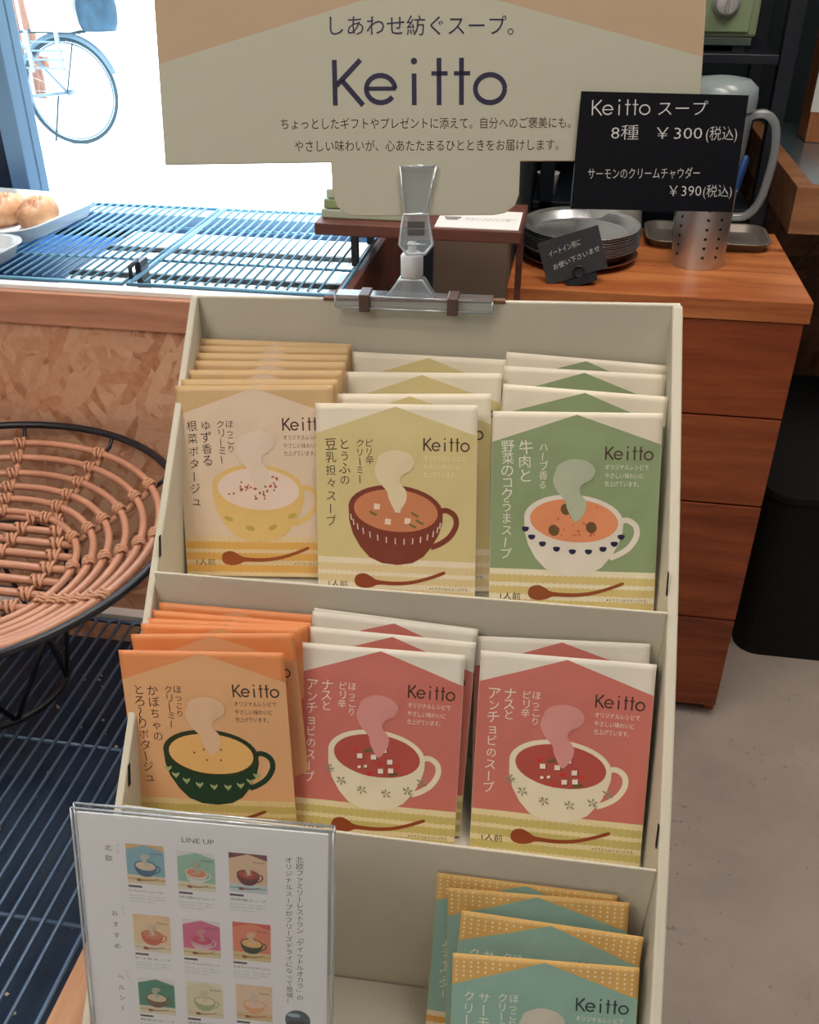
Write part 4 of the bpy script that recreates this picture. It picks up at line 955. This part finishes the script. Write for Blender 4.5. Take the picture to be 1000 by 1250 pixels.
PK = {
 'A': [(-0.2279,0.6140,0.9525,0.0581,0.3417,0.0497), (-0.2260,0.6213,0.9548,0.0420,0.3292,0.0502), (-0.2265,0.6339,0.9572,0.0449,0.3343,0.0437), (-0.2274,0.6467,0.9594,0.0395,0.3446,0.0397), (-0.2284,0.6570,0.9619,0.0544,0.3240,0.0285), (-0.2288,0.6674,0.9643,0.0391,0.3123,0.0336), (-0.2314,0.6751,0.9664,0.0402,0.2899,0.0115)],
 'B': [(-0.1125,0.6038,0.9493,-0.0270,0.3731,0.0686), (-0.1020,0.6179,0.9523,-0.0076,0.3945,0.0736), (-0.0989,0.6463,0.9586,0.0150,0.3892,0.0500), (-0.1035,0.6687,0.9642,0.0326,0.3619,-0.0017)],
 'C': [(0.0284,0.6094,0.9507,0.0346,0.3990,0.0449), (0.0227,0.6362,0.9570,0.0366,0.3969,-0.0255), (0.0245,0.6614,0.9632,0.0370,0.3883,-0.0051), (0.0203,0.6757,0.9676,0.0402,0.3537,-0.0367)],
 'D': [(-0.2277,0.4603,0.8105,0.0549,0.2600,0.0614), (-0.2198,0.4785,0.8156,0.0554,0.2366,0.0853), (-0.2236,0.4798,0.8153,0.0524,0.3160,0.0467), (-0.2248,0.4820,0.8145,0.0509,0.3551,0.0296), (-0.2284,0.4872,0.8155,0.0456,0.3572,-0.0056), (-0.2263,0.4955,0.8172,0.0402,0.3542,-0.0026)],
 'E': [(-0.1083,0.4734,0.8087,0.0469,0.3990,-0.0004), (-0.1055,0.4888,0.8126,0.0528,0.3692,-0.0265), (-0.1089,0.5028,0.8179,0.0430,0.3192,-0.0442), (-0.1102,0.5063,0.8178,0.0402,0.3172,-0.0538)],
 'F': [(0.0312,0.4851,0.8080,0.0230,0.4320,0.0118), (0.0305,0.5024,0.8134,0.0402,0.3784,0.0357)],
 'G': [(0.0366,0.3416,0.6549,0.0536,0.4051,0.0260), (0.0287,0.3682,0.6620,0.0334,0.3816,-0.0319), (0.0268,0.3942,0.6705,0.0406,0.2922,0.0285), (0.0096,0.4021,0.6745,0.0402,0.2650,-0.0247)],
}
DESC = dict(A=('yuzu', 'pale tan soup packet with white cup', 'upper left stack'), B=('tofu', 'cream and khaki soup packet with brown cup', 'upper middle stack'), C=('beef', 'green soup packet with white cup', 'upper right stack'),
            D=('pumpkin', 'orange soup packet with dark green cup', 'middle tier left stack'), E=('nasu', 'red soup packet with cream cup', 'middle tier centre stack'), F=('nasu', 'red soup packet with cream cup', 'middle tier right stack'), G=('salmon', 'teal soup packet with dotted orange top', 'bottom tier stack'))
ORD = ['front', 'second from front', 'third from front', 'fourth from front', 'fifth from front', 'sixth from front', 'rearmost']
protos = {}
for st_, lst in PK.items():
    key, d, where = DESC[st_]
    for i, q in enumerate(lst):
        if key not in protos: protos[key] = packet_proto(key); o = protos[key]
        else: o = copy_thing(protos[key])
        o.matrix_world = frame_matrix(q) @ Matrix.Diagonal(({'D': 0.965, 'E': 0.975}.get(st_, 1.0), 1, 1, 1))
        w = 'rearmost' if i == len(lst) - 1 and i else ORD[i]
        tag(o, '%s, %s of the %s' % (d, w, where), 'soup packet', '%s soup packets in the %s' % (key if key != 'nasu' else 'aubergine', where))

# ================================================================ HEADER SIGN, CLIP, PRICE BOARD
SM = frame_matrix((-.105, .736, 1.276, .205, .315, -.002))
sg = empty('header_sign', label='large cream header sign with navy lettering clipped above the display box', cat='sign', M=SM)
sign_out = [(-200, 104), (-200, -11), (-77, -10), (-76, -34), (-73, -42), (-67, -47), (-60, -48.5), (46, -48.5), (55, -47), (62, -42), (65, -34), (65.5, -10), (200, -10), (200, 108), (0, 165), (-194, 110)]
mb = MB(); mb.prism(sign_out, lambda a, b_, t: (a / 1000, b_ / 1000, t), -0.003, 0.0, mat('sign_board_card', (188, 164, 138), 0.7, spec=0.25, noise=0.02)); mb.build('sign_board', sg)
p = Print(); SC = mat('sign_cream_print', (186, 185, 168), 0.6, spec=0.3)
p.poly([(-199.6, 58), (-199.6, -10.6), (-76.6, -9.6), (-75.6, -34), (-72.7, -41.8), (-66.8, -46.7), (-60, -48.1), (46, -48.1), (54.8, -46.6), (61.7, -41.7), (64.6, -34), (65.1, -9.6), (199.6, -9.6), (199.6, 62), (-5, 113)], SC, 1)
p.build('cream_field', sg, cell=500)
for fn_, nm in ((lambda q: q.line('しあわせ紡ぐスープ。', -75, 59, 77, 12.5, INK, 2), 'headline_lettering'), (lambda q: q.keitto(-74.5, 29.5, 129, 31, INK, 2, 0.115), 'brand_lettering'),
               (lambda q: q.line('ちょっとしたギフトやプレゼントに添えて。自分へのご褒美にも。', -113, 103, 13.2, 7.4, INKB, 2), 'text_line'), (lambda q: q.line('やさしい味わいが、心あたたまるひとときをお届けします。', -103.5, 94.3, -2.4, 7.6, INKB, 2), 'text_line')):
    p = Print(); fn_(p); tag(p.build(nm, sg), kind='stuff')
# price board, black with chalk pen
ZB = 0.006
pb = empty('price_board', label='black price board with white chalk lettering at right of header sign', cat='sign', M=SM)
quad = [(109.2, 37.7), (234.4, 34.4), (227.9, -48.3), (103.7, -44.9)]
mb = MB(); mb.prism([quad[i] for i in (3, 2, 1, 0)], lambda a, b_, t: (a / 1000, b_ / 1000, t), ZB - 0.002, ZB, mat('blackboard_face', (7, 8, 18), 0.6, spec=0.2)); mb.build('board', pb)
mb = MB(); mb.box((0.112, -0.020, 0.0004), (0.190, 0.020, ZB - 0.002), mat('foam_tape', (30, 30, 34), 0.9)); mb.build('tape_pad', pb)
CW = mat('white_chalk_pen', (216, 216, 214), 0.6); THIN[0] = -0.010
for grp in ([('K',)], [('スープ', 167, 204, 20.5, 10)], [('8種', 132.5, 153, 4.0, 10)], [('￥300', 166.5, 201, 3.6, 9.8)], [('(税込)', 204, 227.5, 3.2, 9.4)],
            [('サーモンのクリームチャウダー', 116, 201, -23.8, 7.6)], [('￥390', 178.4, 203, -37.0, 9.0)], [('(税込)', 204.5, 226.5, -37.2, 8.4)]):
    p = Print()
    for g_ in grp:
        if g_[0] == 'K': p.keitto(117, 21.0, 44, 10.5, CW, 1, 0.085)
        else: p.line(*g_, CW, 1)
    o = p.build('chalk_lettering', pb); o.location = (0, 0, ZB); tag(o, kind='stuff')
THIN[0] = 0.0
# sign clip of clear plastic
CLR = clear('clear_acrylic', (0.93, 0.96, 0.98), 0.16, 0.08, veil=0.14, veilcol=(0.86, 0.92, 0.96))
CLRE = clear('acrylic_edge', (0.80, 0.86, 0.90), 0.35, 0.15, veil=0.5, veilcol=(0.88, 0.93, 0.97))
cl = empty('sign_clip', label='clear plastic ball joint clip holding the header sign on the box edge', cat='clip', M=SM)
def cpart(mb, name, bev=0.0006): return mb.build(name, cl, bev)
mb = MB(); mb.prism([(-25.5, -13.5), (-22, -47), (-6.2, -47), (1.8, -13.5)], lambda a, b_, t: (a / 1000, b_ / 1000, t), 0.0006, 0.0030, CLR); cpart(mb, 'front_jaw')
mb = MB()
for a, b_ in (((-25.5, -13.5), (-22, -47)), ((1.8, -13.5), (-6.2, -47)), ((-25.5, -13.5), (1.8, -13.5))):
    mb.tube([(a[0] / 1000, a[1] / 1000, 0.0034), (b_[0] / 1000, b_[1] / 1000, 0.0034)], 0.0010, CLRE, 6)
cpart(mb, 'jaw_rib', 0)
mb = MB(); mb.prism([(-23, -48), (-24.5, -58), (-26.5, -70), (-21, -77), (-7, -77), (-1, -70), (-3.5, -58), (-5, -48)], lambda a, b_, t: (a / 1000, b_ / 1000, t), -0.006, 0.006, CLR); cpart(mb, 'clip_body', 0.001)
mb = MB(); mb.tube([(a / 1000, b_ / 1000, 0.0064) for a, b_ in ((-23, -48), (-24.5, -58), (-26.5, -70), (-21, -77), (-7, -77), (-1, -70), (-3.5, -58), (-5, -48))], 0.0012, CLRE, 6, True)
mb.tube([(-0.021, -0.070, 0.0064), (-0.006, -0.070, 0.0064)], 0.0009, CLRE, 6); cpart(mb, 'body_rib', 0)
for k in range(2): cpart(MB().box((-0.0205, -0.0605 - 0.0 + 0.0055 * k - 0.003, 0.0062), (-0.0072, -0.0555 + 0.0055 * k - 0.003, 0.0074), mat('grey_grip', (84, 80, 82), 0.4)), 'grip_pad')
# ball joint and base stand upright on the box edge
jt = Vector(Lw(-0.014, -0.003, 0)); 
Zt = Matrix.Translation(jt)
jb = empty('clip_base', label='clear plastic clip base with white ball joint on the top box edge', cat='clip base', M=Matrix.Translation(jt) @ Matrix.Rotation(BT, 4, 'Z'))
WJ = mat('white_translucent_plastic', (226, 228, 232), 0.35)
MB().lathe([(0, 0.018), (0.0072, 0.018), (0.0090, 0.021), (0.0090, 0.036), (0.0066, 0.039), (0, 0.039)], (0, 0, 0), WJ, 24).build('joint_barrel', jb)
MB().lathe([(0, 0.036), (0.0035, 0.037), (0.0035, 0.0462), (0, 0.047)], (0, 0.0015, 0), WJ, 16).build('ball_stem', jb)
mb = MB(); mb.prism([(-0.020, 0.002), (0.020, 0.002), (0.010, 0.018), (-0.010, 0.018)], lambda a, b_, t: (a, t, b_), -0.006, 0.006, CLR); mb.build('base_block', jb, 0.0008)
mb = MB(); mb.tube([(-0.020, -0.0065, 0.003), (-0.009, -0.0065, 0.018), (0.009, -0.0065, 0.018), (0.020, -0.0065, 0.003)], 0.0012, CLRE, 6); mb.build('base_rib', jb)
MB().box((-0.062, -0.0085, -0.006), (0.066, 0.0075, 0.004), CLR).build('grip_bar', jb, 0.001)
mb = MB()
for z in (-0.006, 0.004): mb.tube([(-0.062, -0.0088, z), (0.066, -0.0088, z)], 0.0008, CLRE, 6)
for x in (-0.062, 0.066): mb.tube([(x, -0.0088, -0.006), (x, -0.0088, 0.004)], 0.0008, CLRE, 6)
mb.build('bar_rib', jb)
for x in (-0.038, 0.034): MB().box((x - 0.0045, -0.0105, -0.009), (x + 0.0045, 0.0095, 0.0055), mat('brown_clip_band', (96, 74, 64), 0.4)).build('clip_band', jb, 0.0008)
MB().box((-0.060, -0.0045, -0.024), (0.066, -0.0035, -0.006), clear('clear_flap', (0.97, 0.98, 0.98), 0.05, 0.05)).build('flap', jb)

# ================================================================ ACRYLIC MENU HOLDER
MM = frame_matrix((-.191, .312, .718, .072, .224, -.016))
mh = empty('menu_holder', label='clear acrylic holder standing in the lowest tier at left', cat='holder', M=MM)
x0, x1, y0, y1 = -0.0825, 0.0825, -0.028, 0.240
MB().box((x0, y0, 0.0012), (x1, y1, 0.0026), clear('acrylic_sheet', (0.97, 0.98, 0.99), 0.02, 0.05, veil=0.05, veilcol=(0.9, 0.92, 0.95))).build('front_sheet', mh)
MB().box((x0, y0, -0.0036), (x1, y1, -0.0022), _m['acrylic_sheet']).build('back_sheet', mh)
mb = MB()
for z in (0.0019, -0.0029):
    mb.tube([(x0, y1, z), (x1, y1, z)], 0.0008, CLRE, 6)
    for x in (x0, x1): mb.tube([(x, y0, z), (x, y1, z)], 0.0008, CLRE, 6)
mb.build('sheet_edge', mh)
me_ = empty('menu_sheet', label='printed line up sheet of nine soups inside the acrylic holder', cat='menu', M=MM)
MB().box((-0.0805, -0.026, -0.0018), (0.0788, 0.2352, -0.0006), mat('menu_paper', (250, 249, 250), 0.6)).build('paper', me_)
p = Print(); GR = mat('grey_print', (150, 148, 150), 0.6); DKI = mat('dark_print', (66, 60, 62), 0.6)
# LINE UP in the middle of the head
p.line('LINE UP', -13.6, 7, 219.5, 4.6, DKI, 1)
menu = [
 [(-50.3, -25.6, 215, 183, dict(V['salmon'], head=(232, 190, 130), field=(138, 190, 204))), (-17.2, 7, 213, 181, dict(V['beef'], head=(236, 236, 232), field=(160, 206, 180), cup=(238, 232, 220))), (16, 40.4, 215.5, 180, dict(V['tofu'], head=(120, 52, 60), field=(240, 204, 168), cup=(110, 34, 36), rim=(110, 34, 36), soup=(180, 60, 50), band=(150, 190, 200), cream=(210, 226, 226)))],
 [(-49, -24.3, 160, 128, dict(V['tofu'], head=(242, 206, 160), field=(246, 216, 170), cup=(216, 110, 82), rim=(216, 110, 82), soup=(226, 140, 110), deco='none')), (-16, 8.7, 160, 126, dict(V['nasu'], head=(236, 232, 230), field=(226, 108, 150), cup=(240, 200, 210), rim=(226, 108, 150), soup=(214, 70, 100), deco='dot')), (17, 42, 161.5, 127, dict(V['pumpkin'], head=(226, 96, 70), field=(240, 140, 104)))],
 [(-48.8, -24, 107, 73, dict(V['beef'], head=(236, 236, 232), field=(64, 146, 120), cup=(120, 84, 60), rim=(120, 84, 60), soup=(226, 206, 170), deco='none')), (-15.8, 9, 108.5, 74, dict(V['tofu'], head=(240, 236, 214), field=(236, 228, 190), cup=(176, 190, 130), rim=(176, 190, 130), soup=(240, 232, 200), deco='none')), (18, 42.4, 110, 76, dict(V['yuzu'], head=(244, 206, 170), field=(246, 216, 180), cup=(246, 180, 130), rim=(246, 180, 130), soup=(250, 214, 180), deco='none'))],
]
caps = ['サーモンのクリームチャウダー', '牛肉と野菜のコクうまスープ', '北欧風スープ', 'ピリ辛スープ', 'アンチョビのスープ', 'かぼちゃのポタージュ', '野菜のスープ', '豆乳担々スープ', '根菜ポタージュ']
class Sub:   # draws mini packet pictures into one print with clean layering
    pass
i = 0
for row in menu:
    for xa, xb, ya, yb_, v in row:
        k = (xb - xa) / 130; ox = (xa + xb) / 2; oy = ya - 160 * k
        pic = Print(); pic.poly([(xa, oy), (xb, oy), (xb, ya), (xa, ya)], pm(v['head']), 1)
        P2 = {n: Print() for n in ('field', 'cup', 'steam', 'spoon')}; art(v, P2, k, ox, oy, True, 65)
        for n in P2:
            for it in P2[n].items: pic.items.append((it[0], it[1], it[2], it[3] + 1, it[4]))
        o = pic.build('soup_picture', me_, eps=0.05, cell=40); o.location = (0, 0, -0.0006)
        p.line('Keitto', xb - 8.5, xb - 1.5, ya - 7, 2.0, DKI, 3)
        yy = oy - 3.4
        p.poly([(xa, yy), (xa + 9, yy), (xa + 9, yy + 1.6), (xa, yy + 1.6)], DKI, 1)
        p.line(caps[i], xa, xb - 1, yy - 3.6, 1.9, DKI, 1)
        for j in range(3): p.line('仕上げています。やさしい味わいに', xa, xb - (1 if j < 2 else 8), yy - 7 - 2.3 * j, 1.2, GR, 1)
        i += 1
p.column('北欧ファミリーレストラン「ケイットルオカラ」の', 60.8, 217, 101, 4.4, DKI, 1)
p.column('オリジナルスープがフリーズドライになって登場！', 53.8, 216, 97, 4.2, DKI, 1)
p.column('北欧', -62, 214, 198, 4.2, DKI, 1); p.column('おすすめ', -61.2, 163, 127, 4.2, DKI, 1); p.column('ヘルシー', -60.8, 110, 74, 4.2, DKI, 1)
for a, b_ in ((214, 206), (165, 157), (112, 104)): p.column('スープ', -55.5, a, b_, 1.8, GR, 1)
p.ell(59.5, 84, 8.6, 8.6, pm((70, 90, 100)), 1); p.ell(59.5, 80.5, 7.0, 3.2, pm((46, 52, 48)), 2); p.ell(57, 88, 4.5, 1.6, pm((168, 190, 204)), 2)
o = p.build('menu_lettering', me_, eps=0.05, cell=40); tag(o, kind='stuff'); o.location = (0, 0, -0.0006)

bpy.data.objects.remove(_fo)
